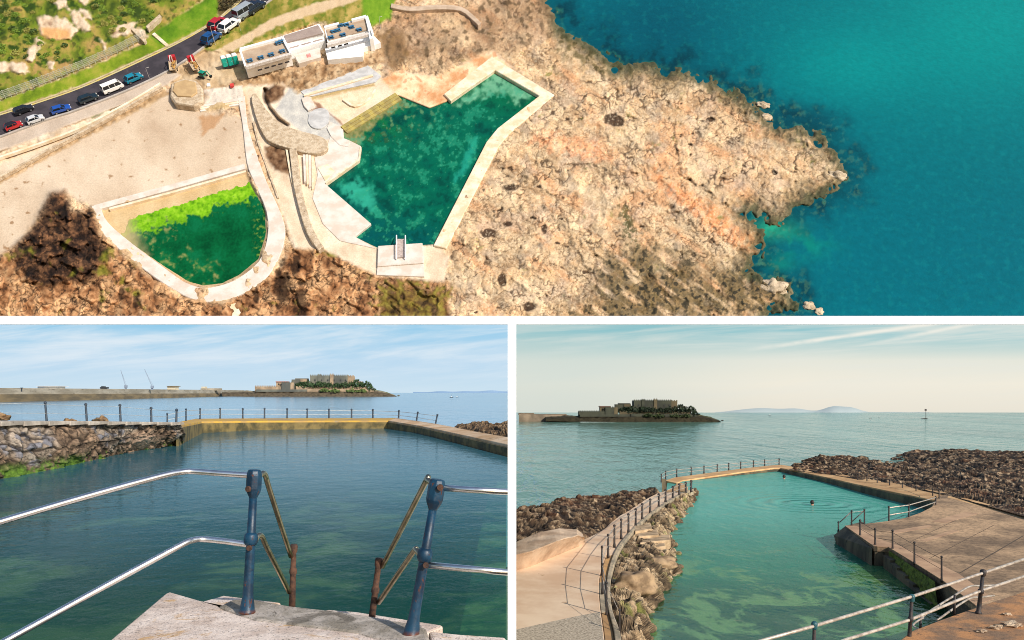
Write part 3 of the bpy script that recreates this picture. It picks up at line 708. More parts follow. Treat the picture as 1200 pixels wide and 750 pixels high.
# wall of the small pool
kidw = dense([(107, 241), (110, 257), (118, 272), (150, 301), (190, 331), (224, 350), (250, 353.5), (277, 347), (308, 329), (326, 304), (334, 275), (330, 252), (312, 212), (300, 178), (290, 146), (287, 112)], 3)
kidi = dense([(118, 242), (122, 254), (134, 268), (165, 293), (200, 319), (218, 331), (240, 337), (262, 333), (280, 325), (303, 306), (313, 278), (312, 248), (297, 212), (289, 190), (284, 146), (278, 112)], 3)
o = prism('pool_wall', kidw+kidi[::-1], 7.2, 9, m_decks, bev=.8)
tag(o, 'pale concrete wall curling round the small pool full of bright green weed', 'pool wall')
o = prism('sill_wall', strip([(110, 243.5), (200, 219), (287, 194.5)], 6), 6.2, 5, m_decks, bev=.4)
tag(o, 'low straight concrete sill closing the beach side of the small green pool', 'wall')
tag(prism('sill_kerb', strip([(128, 244.5), (200, 225.5), (288, 200.5)], 2.2), 5.4, 4, m_wallc), 'thin lower concrete ledge beside the sill of the small green pool', 'ledge')
o = prism('landing_ramp', [(262, 349), (270, 345), (282, 366), (276, 374), (268, 372)], 6, 5, m_wallc)
tag(o, 'small concrete ramp below the near side of the small green pool', 'ramp')
# promenade walls
o = prism('sea_wall', strip(dense([(-30, 219), (0, 206.5), (62, 172), (120, 141), (190, 101)], 4), 2.2), 10.4, 5, m_rubw)
tag(o, 'long low stone wall between the lower promenade and the sandy beach', 'wall')
o = prism('parapet_wall', strip(dense([(-30, 195), (0, 183.5), (40, 170), (92, 150), (150, 120), (188, 97)], 4), 2.0), 11.2, 4, m_wallc)
tag(o, 'pale concrete parapet between the upper and lower promenade below the road', 'wall')
o = prism('headland_wall', strip(dense([(458, 6), (480, 10), (512, 8), (540, 10), (556, 22), (562, 28)], 3), [5]*16), 13, 9, pm('pale_rough_wall', lin(214, 190, 166), lin(190, 166, 142), 60), bev=1)
tag(o, 'pale rounded stone wall curving along the top of the headland above the pool', 'wall')
tag(prism('ramp_wall', strip([(356, 111.5), (398, 99.5), (437, 88)], 2.2), 8.2, 5, m_wallc), 'low kerb wall along the grey ramp below the white bathing huts', 'wall')
# stone bastion at the roadside
t = empty('stone_bastion', AV(220, 112, 8), 'squat tan stone bastion with rubble sides beside the two red lorries', 'bastion')
prism('base', [(200, 97), (214, 92), (230, 94), (237, 102), (238, 118), (228, 124), (205, 121), (199, 112)], 15, 14, m_rubw, t, 2)
prism('top_slab', [(204, 97), (217, 93), (229, 96), (231, 108), (224, 113), (207, 112), (202, 106)], 17, 4, pm('tan_sand_fill', lin(206, 174, 128), lin(190, 158, 116), 60), t, 1)
# --- bathing huts
def hut(name, label, roof, h, depth, mroof, par_edges, pw=2.2, ph=4):
    t = empty(name, AV(*roof[0], 0), label, 'building')
    prism('wall', roof, h-.6, depth, m_white, t)
    cx = sum(p[0] for p in roof)/len(roof); cy = sum(p[1] for p in roof)/len(roof)
    prism('roof', [(cx+(x-cx)*.94, cy+(y-cy)*.9) for x, y in roof], h+.4, 2, mroof, t)
    for a, b in par_edges:
        prism('parapet', strip([a, b], pw), h+ph, ph+1, m_white, t)
    return t
h1 = hut('bathing_hut', 'white hut with a tan roof terrace and blue tables beside the portable toilets', [(281, 58.5), (331, 45), (341, 64), (288, 79)], 26, 18, m_tanf, [((281, 57), (331, 43.5)), ((281, 58), (287.5, 77)), ((331, 44), (340.5, 62))])
prism('railing', strip([(288, 77.5), (341, 62.5)], 2.6), 30, 4, pm('white_rail_panel', lin(230, 222, 214), lin(200, 188, 178), 300), h1)
for k in range(5):
    prism('window', [(302+8*k-.2, 81.5-2.25*k), (307+8*k, 80.2-2.25*k), (307.2+8*k, 81.4-2.25*k), (302+8*k, 82.7-2.25*k)], 20, .8, m_dkgap, h1)
h2 = hut('bathing_hut', 'white hut with a mauve pitched roof in the middle of the row', [(331, 42), (374, 28), (380, 38.5), (335, 50.5)], 28, 20, m_roof, [])
prism('front_wall', [(334, 52), (380, 39.5), (381, 47.5), (338.5, 60)], 20, 16, m_white, h2)
for k in range(3):
    prism('window', [(339+14*k, 55.5-3.9*k), (350+14*k, 52.5-3.9*k), (350.2+14*k, 53.9-3.9*k), (339.2+14*k, 56.9-3.9*k)], 20.6, .8, pm('grey_shutter%d' % k, lin(176, 160, 154)), h2)
prism('terrace', [(345, 64.5), (374.5, 56), (376, 67), (350, 74.5)], 13, 9, m_decks, h2)
prism('emblem', [(359, 63.5), (363.5, 62.3), (364.2, 66), (359.8, 67.2)], 13.6, .8, pm('red_mark', lin(214, 96, 92), lin(232, 170, 164), 300), h2)
h3 = hut('bathing_hut', 'long white hut with a terrace of blue tables at the seaward end', [(380, 33), (429, 20), (433, 34), (384, 49)], 27, 18, m_tanf, [((380, 31.5), (397, 27)), ((412, 23), (429, 18.5)), ((430, 18.5), (437, 40)), ((429, 20), (433, 36))])
prism('railing', strip([(383, 52), (431, 39)], 2.8), 29, 4, pm('white_rail_panel2', lin(232, 224, 216), lin(204, 192, 182), 300), h3)
prism('front_wall', [(381, 57), (438, 42), (446, 50), (426, 56), (425, 66), (384, 70)], 15, 11, m_white, h3)
prism('side_wall', strip([(431, 25), (435.5, 45)], 4.5), 28, 22, m_white, h3)
for k in range(3):
    prism('window', [(388+7.5*k, 55.4-2*k), (393+7.5*k, 54-2*k), (393.2+7.5*k, 55.2-2*k), (388.2+7.5*k, 56.6-2*k)], 21, .8, m_dkgap, h3)
m_blue = pm('blue_table_paint', lin(70, 132, 168), lin(48, 98, 140), 200)
tb = None; tl = []
for (x, y) in ((293, 72), (306, 68.5), (318, 65), (331, 61), (326, 51.5), (330, 50), (391, 38), (396, 36.5), (402, 42), (388, 45), (399, 31), (406, 30), (412, 33), (421, 36)):
    if tb is None:
        tb = empty('picnic_table', (0, 0, 0)); b = MB()
        b.box(-.9, .9, -.4, .4, .7, .78); b.build('tabletop', m_blue, tb, local=True)
        for s in (-1, 1):
            MB().box(-.9, .9, s*.75-.15, s*.75+.15, .42, .48).build('bench', m_blue, tb, local=True)
            MB().box(s*.6-.05, s*.6+.05, -.8, .8, 0, .7).build('leg', m_blue, tb, local=True)
        o = tb
    else: o = copy_tree(tb)
    tl.append((o, x, y))
def place(o, px, py, h, ang_to, size, up=None):
    """stand o on the board at a pixel, facing towards pixel ang_to, with its metre scaled to size pixels"""
    p = AV(px, py, h); q = AV(ang_to[0], ang_to[1], h)
    u_ = (q-p).normalized(); v_ = NS.cross(u_).normalized()
    s = size*PXU
    o.matrix_world = Matrix(((u_.x*s, v_.x*s, NS.x*s, p.x), (u_.y*s, v_.y*s, NS.y*s, p.y), (u_.z*s, v_.z*s, NS.z*s, p.z), (0, 0, 0, 1)))
for o, x, y in tl:
    place(o, x, y, 26.5, (x+5, y-1.4), 4.8)
    lft = x < 340
    tag(o, 'small blue picnic table on the roof terrace of the hut by the portable toilets' if lft else 'small blue picnic table on the roof terrace at the seaward end of the huts', 'table', 'blue tables on the left terrace' if lft else 'blue tables on the right terrace')
# --- cars
m_glass = plain('car_glass', lin(28, 34, 42), .12, lin(20, 26, 32), 3)
m_tyre = plain('tyre_rubber', lin(24, 24, 26), .8)
m_rimm = plain('wheel_rim', lin(170, 172, 176), .35, metal=.7)
m_lamp = plain('clear_lamp', lin(230, 228, 220), .2); m_tail = plain('red_lamp', lin(150, 20, 22), .3)
def make_car(kind, paint_c, roof_c=None):
    mp = plain('car_paint', paint_c, .25, tuple(min(1, c*1.12) for c in paint_c), .8, coat=.6)
    mr = plain('roof_paint', roof_c, .3, coat=.4) if roof_c else mp
    root = empty('parked_car', (0, 0, 0))
    van = kind == 'van'; w = .93 if van else .88
    # side outline (x forward, z up); body below the window line, cabin above it
    if van:
        low = [(-2.35, .35), (2.3, .35), (2.4, .75), (2.2, 1.15), (-2.4, 1.2)]; cab = [(-2.38, 1.2), (2.12, 1.15), (1.45, 1.92), (-2.3, 2.0)]
    elif kind == 'hatch':
        low = [(-1.95, .32), (1.9, .32), (2.0, .62), (1.75, .86), (.95, .98), (-1.95, 1.0)]; cab = [(-1.93, 1.0), (.98, .97), (.25, 1.45), (-1.45, 1.5)]
    else:
        low = [(-2.25, .32), (2.15, .32), (2.25, .62), (2.0, .82), (1.05, .94), (-2.25, .98)]; cab = [(-2.2, .98), (1.08, .94), (.3, 1.43), (-1.7, 1.46)]
    def shell(pts, w0, w1, name, m, zt=None):
        zs = [p[1] for p in pts]; z0, z1 = min(zs), max(zs); b = MB()
        wd = lambda z: w0+(w1-w0)*(z-z0)/(z1-z0)
        n = len(pts); b.add([(x, -wd(z), z) for x, z in pts]+[(x, wd(z), z) for x, z in pts],
                            [tuple(range(n))[::-1], tuple(range(n, 2*n))]+[(i, (i+1) % n, (i+1) % n+n, i+n) for i in range(n)])
        o = b.build(name, m, root, local=True); weld(o); bevel(o, .07, 2); return o
    shell(low, w*.98, w, 'body', mp)
    shell(cab, w*.94, w*.76, 'windows', m_glass)
    x0, x1, zt = cab[3][0], cab[2][0], max(cab[2][1], cab[3][1])
    bevel(MB().box(x0+.05, x1-.02, -w*.77, w*.77, zt-.06, zt+.05).build('roof', mr, root, local=True), .05)
    for xx, zz in ((cab[1][0], cab[1][1]), ):
        pass
    b = MB()                                                   # roof pillars
    for s in (-1, 1):
        for xa in ((-.1,) if not van else (.5, -.8)):
            b.tube([(xa, s*w*.945, cab[0][1]), (xa-.05, s*w*.77, zt)], .06, 6)
        b.tube([(cab[0][0]+.05, s*w*.93, cab[0][1]), (x0+.05, s*w*.76, zt)], .07, 6); b.tube([(cab[1][0], s*w*.93, cab[1][1]), (x1, s*w*.76, zt)], .06, 6)
    b.build('pillars', mp, root, local=True)
    for sx in (-1, 1):
        for s in (-1, 1):
            xw = sx*(1.4 if van else 1.3)
            o = MB().tube([(xw, s*(w-.18), .32), (xw, s*(w+.02), .32)], .33, 14).build('wheel', m_tyre, root, local=True)
            r = MB().tube([(xw, s*(w-.02), .32), (xw, s*(w+.03), .32)], .2, 10).build('rim', m_rimm, o, local=True)
    fx, bx = max(p[0] for p in low), min(p[0] for p in low)
    for s in (-1, 1):
        MB().box(fx-.14, fx+.01, s*.62-.18, s*.62+.18, .62, .76).build('headlight', m_lamp, root, local=True)
        MB().box(bx-.02, bx+.1, s*.66-.12, s*.66+.12, .68, .86).build('tail_light', m_tail, root, local=True)
    return root
cars = [
    ('hatch', lin(176, 30, 32), lin(40, 34, 36), (17, 150), 'red hatchback with a black roof parked nearest the left edge of the road'),
    ('hatch', lin(196, 198, 202), None, (42.5, 142.5), 'silver hatchback parked between the red and the bright blue cars'),
    ('sedan', lin(30, 32, 36), None, (29, 131), 'black car parked alone against the grass verge side of the road'),
    ('sedan', lin(30, 76, 158), None, (72.5, 130.5), 'bright blue car parked between the silver hatchback and a black estate'),
    ('sedan', lin(24, 40, 48), None, (104.5, 118), 'black estate car parked behind the white camper van'),
    ('van', lin(232, 230, 226), None, (133, 106), 'white camper van parked on the road above the promenade'),
    ('hatch', lin(24, 124, 150), None, (157.5, 94.5), 'teal blue hatchback parked in front of the white camper van'),
    ('hatch', lin(26, 74, 128), None, (248.5, 48), 'dark blue hatchback parked past the red lorries near the lamp post'),
    ('hatch', lin(170, 34, 40), None, (256.5, 31.5), 'red car parked beside the white car near the scrub'),
    ('sedan', lin(226, 226, 226), None, (269.5, 33), 'white car parked on the verge between the red and the silver car'),
    ('van', lin(150, 158, 166), None, (287.5, 18.5), 'silver van parked on the verge by the footpath'),
    ('sedan', lin(26, 36, 52), None, (299, 12), 'navy car parked nose to tail behind the silver van at the top of the road'),
]
for kind, pc, rc, (x, y), lab in cars:
    c = make_car(kind, pc, rc)
    # the road's own direction here
    i = int(np.argmin([math.hypot(x-a, y-b) for a, b in RL])); i = max(1, min(len(RL)-2, i))
    dx, dy = RL[i+1][0]-RL[i-1][0], RL[i+1][1]-RL[i-1][1]
    on = sdf(np.array([float(x)]), np.array([float(y)]), roadP)[0] > -3
    hh = 11.2 if on else max(Hat(x, y), 10.5)
    k = 25.0/(4.4*math.hypot(dx, dy))
    p, q = AV(x-dx*k*2, y-dy*k*2, hh), AV(x+dx*k*2, y+dy*k*2, hh)
    place(c, x, y, hh, (x+dx, y+dy), ((q-p).length/4.0)/PXU*.93)
    tag(c, lab, 'van' if kind == 'van' else 'car', 'cars parked along the coast road')
# --- two red lorries
def lorry(x, y, tox, toy, lab, load):
    t = empty('flatbed_lorry', (0, 0, 0))
    mred = plain('red_cab_paint', lin(196, 44, 50), .35, lin(176, 36, 42), 2, coat=.3)
    bevel(weld(MB().add([(1.6, -1.05, .6), (3.3, -1.05, .6), (3.3, -1.05, 1.5), (2.95, -1.0, 2.6), (1.6, -1.0, 2.6), (1.6, 1.05, .6), (3.3, 1.05, .6), (3.3, 1.05, 1.5), (2.95, 1.0, 2.6), (1.6, 1.0, 2.6)],
       [(0, 1, 2, 3, 4), (9, 8, 7, 6, 5), (0, 5, 6, 1), (1, 6, 7, 2), (2, 7, 8, 3), (3, 8, 9, 4), (4, 9, 5, 0)]).build('cab', mred, t, local=True)), .08)
    MB().hexa([(3.3, -.9, 1.52), (3.34, -.9, 1.5), (3.34, .9, 1.5), (3.3, .9, 1.52), (3.0, -.88, 2.4), (3.04, -.88, 2.42), (3.04, .88, 2.42), (3.0, .88, 2.4)]).build('windscreen', m_glass, t, local=True)
    MB().box(-3.2, 1.5, -1.1, 1.1, .9, 1.1).build('flatbed', plain('bed_grey', lin(150, 140, 130), .7, lin(196, 170, 130), 3), t, local=True)
    for s in (-1, 1): MB().box(-3.2, 1.5, s*1.1-.05, s*1.1+.05, 1.1, 1.5).build('side_board', plain('board_cream', lin(220, 200, 170), .7), t, local=True)
    for xx in (2.4, -1.2, -2.3):
        for s in (-1, 1): MB().tube([(xx, s*.8, .45), (xx, s*1.08, .45)], .45, 12).build('wheel', m_tyre, t, local=True)
    MB().tube([(1.35, 0, 1.1), (1.35, 0, 3.2), (-.6, .2, 4.2), (-2.6, .3, 3.2)], [.16, .16, .12, .1], 6).build('crane_arm', plain('arm_white', lin(226, 220, 212), .5), t, local=True)
    b = MB()
    for k in range(7): b.blob((-2.6+.6*k, random.uniform(-.6, .6), 1.3), (.45, .4, .35), 7, 5, .7, k)
    b.build('rubble_load', pm('rubble_load', lin(150, 116, 80), lin(220, 170, 90), 200), t, local=True)
    place(t, x, y, 10.6, (tox, toy), 5.0); tag(t, lab, 'lorry', 'red lorries by the bastion')
lorry(204, 79, 203, 68, 'red flatbed lorry with a cream load, nearer the parked teal hatchback', 0)
lorry(228, 79, 222, 69, 'red flatbed lorry beside the green crane grab, nearer the portable toilets', 1)
t = empty('crane_grab', (0, 0, 0), 'small green digger machine beside the red lorry and the stone bastion', 'digger')
mg_ = plain('green_machine_paint', lin(24, 140, 118), .4, lin(18, 120, 100), 2)
bevel(MB().box(-.9, .9, -.8, .8, .6, 1.9).build('cab', mg_, t, local=True), .1)
MB().box(-.7, .92, -.82, .82, 1.2, 1.75).build('window', m_glass, t, local=True)
for s in (-1, 1): bevel(MB().box(-1.3, 1.3, s*.9-.22, s*.9+.22, 0, .6).build('track', m_tyre, t, local=True), .2)
MB().tube([(.8, 0, 1.2), (2.2, 0, 2.6), (3.2, 0, 1.2)], [.2, .18, .12], 6).build('boom', mg_, t, local=True)
MB().hexa([(3.0, -.4, .6), (3.5, -.4, .5), (3.5, .4, .5), (3.0, .4, .6), (2.9, -.45, 1.2), (3.6, -.45, 1.3), (3.6, .45, 1.3), (2.9, .45, 1.2)]).build('bucket', m_tyre, t, local=True)
place(t, 238, 90, 10, (246, 92), 4.6)
# --- portable toilets
m_teal = plain('teal_plastic', lin(28, 188, 172), .45, lin(20, 170, 156), 2); m_whr = plain('white_plastic', lin(238, 238, 236), .4)
pt = None
for k, (x, y, lab) in enumerate(((264, 77.5, 'teal portable toilet with a white roof, farthest from the white huts'), (270.5, 76, 'teal portable toilet standing between two others'), (277, 74.5, 'teal portable toilet standing right against the white hut'))):
    if pt is None:
        pt = empty('portable_toilet', (0, 0, 0))
        bevel(MB().box(-.55, .55, -.55, .55, .1, 2.1).build('cabin', m_teal, pt, local=True), .05)
        d_ = MB().box(-.4, .4, -.60, -.55, .15, 1.95).build('door', m_teal, pt, local=True)
        MB().box(.25, .33, -.64, -.6, 1.0, 1.15).build('handle', m_whr, d_, local=True)
        bevel(MB().hexa([(-.6, -.6, 2.1), (.6, -.6, 2.1), (.6, .6, 2.1), (-.6, .6, 2.1), (-.4, -.45, 2.4), (.4, -.45, 2.4), (.4, .45, 2.4), (-.4, .45, 2.4)]).build('roof', m_whr, pt, local=True), .08)
        MB().box(-.56, .56, -.56, .56, 0, .1).build('base', m_tyre, pt, local=True); o = pt
    else: o = copy_tree(pt)
    place(o, x, y, 9.5, (x+4, y-1.1), 6.8); tag(o, lab, 'toilet', 'portable toilets')
o = prism('red_box', [(269, 98), (273.5, 97.3), (274, 100.5), (269.6, 101.2)], 9, 3, plain('red_box_paint', lin(208, 66, 60), .5)); tag(o, 'small red box on the stony ground below the portable toilets', 'box')
o = prism('white_box', [(242, 97.6), (246, 97), (246.5, 100.4), (242.4, 101)], 9, 3, m_whr); tag(o, 'small white box on the ground beside the stone bastion', 'box')
# --- lamp posts
lp = None
for (x, y, s, lab) in ((252.5, 53, 5.0, 'slim lamp post at the kerb above the dark blue hatchback'), (282, 36, 3.6, 'lamp post on the verge beside the white parked car'), (175.5, 93, 3.0, 'short white lamp post beside the teal blue hatchback'),
                       (446, 34, 3.2, 'slim pole on the green lawn behind the seaward hut'), (297, 52, 2.6, 'thin pole behind the hut with blue tables')):
    if lp is None:
        lp = empty('lamp_post', (0, 0, 0)); ml = plain('grey_pole', lin(206, 200, 196), .5)
        MB().tube([(0, 0, 0), (0, 0, .6), (0, 0, 6)], [.14, .1, .07], 6).build('pole', ml, lp, local=True)
        MB().tube([(0, 0, 6), (.3, 0, 6.3), (1.1, 0, 6.35)], .06, 6).build('arm', ml, lp, local=True)
        bevel(MB().box(.8, 1.6, -.14, .14, 6.26, 6.42).build('lamp_head', ml, lp, local=True), .05); o = lp
    else: o = copy_tree(lp)
    place(o, x, y, max(Hat(x, y), 9), (x+5, y-1), s); tag(o, lab, 'lamp post', 'lamp posts along the coast road')
# --- fence along the hillside
fp = resamp([(-20, 125), (0, 117.5), (40, 103), (100, 79), (140, 61), (172, 44)], 60)
t = empty('mesh_fence', AV(80, 90, 10), 'long grey wire mesh fence on posts between the hillside scrub and the road verge', 'fence')
mf_ = plain('grey_post', lin(196, 194, 184), .7, obj=False, scale=200)
for k in range(0, 60, 2):
    p = AV(*fp[k], 10.2); MB().tube([p-NS*2*PXU, p+NS*13*PXU], .55*PXU, 5).build('post', mf_, t)
b = MB()
for k in range(59):
    p, q = AV(*fp[k], 10.2), AV(*fp[k+1], 10.2)
    for hh in (2, 4.5, 7, 9.5, 12): b.tube([p+NS*hh*PXU, q+NS*hh*PXU], .22*PXU, 4, False)
    for s in np.linspace(0, 1, 4)[:-1]:
        r = p.lerp(q, s); b.tube([r+NS*1.5*PXU, r+NS*12*PXU], .2*PXU, 4, False)
b.build('wire_mesh', mf_, t)
# steps up the bank
t = empty('bank_steps', AV(185, 45, 10), 'narrow flight of grey steps climbing the grass bank above the road', 'steps')
for k in range(9):
    x, y = 178+2.0*k, 40+1.75*k
    prism('step', [(x, y), (x+3.2, y-2), (x+5.0, y-.6), (x+1.8, y+1.4)], 13-.2*k, 3, m_wallc, t)
o = prism('retaining_wall', strip([(172, 32), (180, 25), (188, 18)], 3.5), 17, 8, m_rubw); tag(o, 'short grey stone retaining wall on the hillside above the lawn', 'wall')
o = prism('retaining_wall', strip([(154, 32), (162, 40), (170, 48)], 3.5), 16, 8, m_rubw); tag(o, 'short stone wall running down the hillside to the end of the mesh fence', 'wall')
# --- shrubs on the hill: crowns of loose leaf-sized faces, each on a short stem
def leaf_crown(n, seed, r=(1, 1, .8), size=.16):
    rs = np.random.RandomState(seed); b = MB()
    for k in range(n):
        d_ = rs.randn(3); d_ /= np.linalg.norm(d_); rad = rs.uniform(.45, 1.0)**.6
        lump = 1+.35*float(perlin(d_[0]*1.6+seed, d_[1]*1.6, d_[2]*1.6))
        c = Vector((d_[0]*r[0], d_[1]*r[1], abs(d_[2])*r[2]))*rad*lump
        n1 = Vector(rs.randn(3)).normalized(); n2 = n1.cross(Vector(rs.randn(3))).normalized(); s = size*rs.uniform(.6, 1.4)
        b.add([c+n1*s, c+n2*s*.6, c-n1*s, c-n2*s*.6], [(0, 1, 2, 3)])
    return b
leafm = [plain('leaf_green', lin(96, 128, 40), .7, lin(140, 164, 56), 2.0), plain('leaf_dark', lin(58, 84, 32), .7, lin(92, 114, 44), 2.0), plain('leaf_olive', lin(142, 146, 64), .7, lin(176, 166, 90), 2.0)]
m_stem = plain('stem_brown', lin(84, 66, 48), .9)
kinds = []
for k, (nm, lb) in enumerate((('green_shrub', 'mid green leafy shrub growing on the hillside above the road'), ('dark_shrub', 'dark green shrub growing on the hillside above the road'), ('olive_shrub', 'yellowish olive shrub growing on the hillside above the road'))):
    r_ = empty(nm, (0, 0, 0))
    leaf_crown(240, 30+k).build('crown', leafm[k], r_, local=True)
    MB().tube([(0, 0, -.3), (.05, 0, .5)], [.12, .06], 5).build('stem', m_stem, r_, local=True)
    kinds.append([r_, False, lb])
rs = np.random.RandomState(5); cnt = 0
hillpoly = [(-30, 100), (0, 108), (95, 74), (150, 46), (176, 30), (250, -18), (-30, -18)]
spots = []
while len(spots) < 130:
    x, y = rs.uniform(-28, 250), rs.uniform(-16, 108)
    xa, ya = np.array([x]), np.array([y])
    if sdf(xa, ya, hillpoly)[0] < 4: continue
    dens = float(fbm(x/30, y/30, 4.4, 2))+.35*(x < 60)*(y < 75)+.25*(105 < x < 190)*(y < 30)
    if dens < .08+rs.uniform(-.1, .15): continue
    if sdf(xa, ya, [(43, 18), (80, 8), (110, 30), (84, 46), (46, 42)])[0] > -3: continue
    spots.append((x, y))
for x, y in [(76, 54), (67, 63)]+spots:
    k = rs.choice([0, 0, 1, 2]) if (x, y) not in ((76, 54), (67, 63)) else 1
    kd = kinds[k]
    o = kd[0] if not kd[1] else copy_tree(kd[0]); kd[1] = True
    a = rs.uniform(0, 6.28)
    place(o, x, y, Hat(x, y)-.5, (x+math.cos(a), y+math.sin(a)), rs.uniform(3.2, 7.5))
    tag(o, kd[2], 'shrub', kd[2].split(' growing')[0]+'s on the hillside')
# tree at the head of the road
for x, y, s, lb in ((266, 6, 13, 'bare brown scrubby tree beside the head of the road'), (280, -2, 10, 'dark scrubby tree at the head of the road above the parked vans')):
    t = empty('scrub_tree', (0, 0, 0))
    leaf_crown(420, int(x), size=.10).build('crown', plain('scrub_leaf', lin(92, 80, 52), .8, lin(66, 64, 40), 2.5), t, local=True)
    b = MB(); b.tube([(0, 0, -.4), (0, 0, .35)], [.1, .07], 6)
    for a in range(6): b.tube([(0, 0, .2), (.5*math.cos(a), .5*math.sin(a), .6)], [.05, .02], 5)
    b.build('trunk', m_stem, t, local=True)
    place(t, x, y, Hat(x, y), (x+1, y), s); tag(t, lb, 'tree')
# --- loose boulders off the headland
m_bould = pm('pale_boulder', lin(222, 200, 170), lin(180, 160, 132), 90, spots=lin(96, 82, 66), thr=.6, bump=.7, bd=.002)
for i, (x, y, rx, ry, lb) in enumerate(((906, 338, 15, 10, 'large pale boulder standing in the sea below the headland inlet'), (948, 359, 7, 5, 'small pale rock in the sea near the lower edge of the aerial view'), (960, 365, 5, 4, 'smallest pale rock, just seaward of another small rock in the sea'),
                                        (894, 124, 8, 4, 'pale rock awash off the upper shore of the headland'), (897, 138, 7, 4, 'weedy rock just below another off the upper shore'), (980, 207, 11, 6, 'pale rock at the very tip of the headland'))):
    p = AV(x, y, 1); q = AV(x+rx, y, 1); s = (q-p).length
    V = MB().blob((0, 0, 0), (1, ry/rx*1.3, .5), 28, 18, .5, 3+i)
    o = V.build('boulder', m_bould, None, True, base=(0, 0, 0)); place(o, x, y, 0, (x+1, y+.2), s/PXU); tag(o, lb, 'boulder')
# --- the board and its white T-shaped stand
t = empty('display_stand', (0, 1.17, -1.68), 'white T-shaped stand whose crossbar and post divide the three views', 'stand')
m_stand = plain('white_stand_paint', (.9, .9, .9), .6, (.88, .88, .88), 2)
yb = 1.17; s = yb/F
z0, z1 = (HZ-380)*s, (HZ-370)*s
# crossbar: front face leans back, so it takes the sun
MB().hexa([(-1.2, yb, z0), (1.2, yb, z0), (1.2, yb+.03, z0+.002), (-1.2, yb+.03, z0+.002), (-1.2, yb+.008, z1+.0004), (1.2, yb+.008, z1+.0004), (1.2, yb+.03, z1-.001), (-1.2, yb+.03, z1-.001)]).build('crossbar', m_stand, t)
hw = 5*s
MB().hexa([(-hw, yb-.0004, -1.68), (hw, yb-.0004, -1.68), (hw*.8, yb+.02, -1.68), (-hw*.8, yb+.02, -1.68), (-hw, yb-.0004, z0-.0001), (hw, yb-.0004, z0-.0001), (hw*.8, yb+.02, z0-.0001), (-hw*.8, yb+.02, z0-.0001)]).build('post', m_stand, t)
# ================================================================ THE POOL FROM ITS STEPS (left of the stand)
def P(px, py, y): return Vector(((px-600)/F*y, y, (HZ-py)/F*y))
def G(px, py, z):
    y = -z*F/(py-HZ); return Vector(((px-600)/F*y, y, z))
def sheet(name, V, faces, mat, kind='structure'):
    return tag(mesh(name, V, faces, mat), kind=kind)
def curve3(pts, n=6):
    P_ = [Vector(p) for p in pts]; o_ = []
    for i in range(len(P_)-1):
        a, b, c, d_ = P_[max(i-1, 0)], P_[i], P_[i+1], P_[min(i+2, len(P_)-1)]
        for k in range(n):
            t = k/n; o_.append(.5*((2*b)+(c-a)*t+(2*a-5*b+4*c-d_)*t*t+(3*b-a-3*c+d_)*t**3))
    return o_+[P_[-1]]
def resamp3(pts, n):
    Q = np.array([tuple(p) for p in pts]); s = np.r_[0, np.cumsum(np.linalg.norm(np.diff(Q, axis=0), axis=1))]
    t = np.linspace(0, s[-1], n); return np.stack([np.interp(t, s, Q[:, k]) for k in range(3)], -1)
def rock_patch(name, rows, nu, nv, amp, freq, mat_, colf, parent=None, up=(0, 0, 1), edge=.12, seed=0.0, sharp=.7, cell=(1.0, 1.0, 1.0), blocks=1.0):
    """rough rock surface lofted through 3-D curves and broken up by ridged noise; returns the object"""
    R = np.stack([resamp3(r, nu) for r in rows]); m = len(rows)
    t = np.linspace(0, m-1, nv); i = np.minimum(t.astype(int), m-2); f = (t-i)[:, None, None]
    V = R[i]*(1-f)+R[i+1]*f
    du = np.gradient(V, axis=1); dv = np.gradient(V, axis=0)
    N = np.cross(du, dv); N /= np.linalg.norm(N, axis=-1)[..., None]+1e-9
    N = N*np.sign((N@np.array(up)))[..., None]
    x, y, z = V[..., 0]*freq+seed, V[..., 1]*freq, V[..., 2]*freq*1.3
    r1 = ridged(x, y, z, 5); r2 = fbm(x*.45, y*.45, z*.45, 3); r3 = fbm(x*3.1, y*3.1, z*3.1, 4)
    # blocky steps: quantised noise makes ledges and broken faces
    q = fbm(x*.8+5, y*.8, z*.8, 2)*5; q = (np.floor(q)+sst(.35, .65, q-np.floor(q)))/5
    vv = np.linspace(0, 1, nv)[:, None]; uu = np.linspace(0, 1, nu)[None, :]
    e = sst(0, edge, vv)*sst(1, 1-edge, vv)*sst(-.001, .02, uu)*sst(1.001, .98, uu) if edge else 1
    wx, wy, wz = V[..., 0]*freq*cell[0]+.5*r2+.16*r3, V[..., 1]*freq*cell[1]+.5*r2-.12*r3, V[..., 2]*freq*cell[2]+.1*r3
    fa, ba, ia = worley(wx*.9+seed, wy*.9, wz*.9); fb, bb, ib = worley(wx*2.3+seed, wy*2.3+4, wz*2.3)
    crev = np.maximum(sst(.16, .0, ba), .7*sst(.14, .0, bb))           # gaps between the blocks
    hgt = r1*.38*sharp+r2*.55+r3*.12+blocks*((ia-.5)*.5+(ib-.5)*.36-crev*.34+(.4-fa)*.1)
    BL.update(ia=ia, ib=ib, crev=crev)
    hs = np.pad(hgt, 1, mode='edge'); hs = (hs[:-2]+2*hs[1:-1]+hs[2:])/4; hs = (hs[:, :-2]+2*hs[:, 1:-1]+hs[:, 2:])/4
    V = V+N*(amp*hs*e)[..., None]
    C_ = colf(hgt, r1, r2, r3, vv+0*uu, uu+0*vv, V)
    idx = np.arange(nu*nv).reshape(nv, nu)
    fc = np.stack([idx[:-1, :-1], idx[:-1, 1:], idx[1:, 1:], idx[1:, :-1]], -1).reshape(-1, 4)
    o = mesh(name, V.reshape(-1, 3), fc.tolist(), mat_, parent, cols=C_.reshape(-1, 3))
    return weld(o, 1e-6)
BL = {}
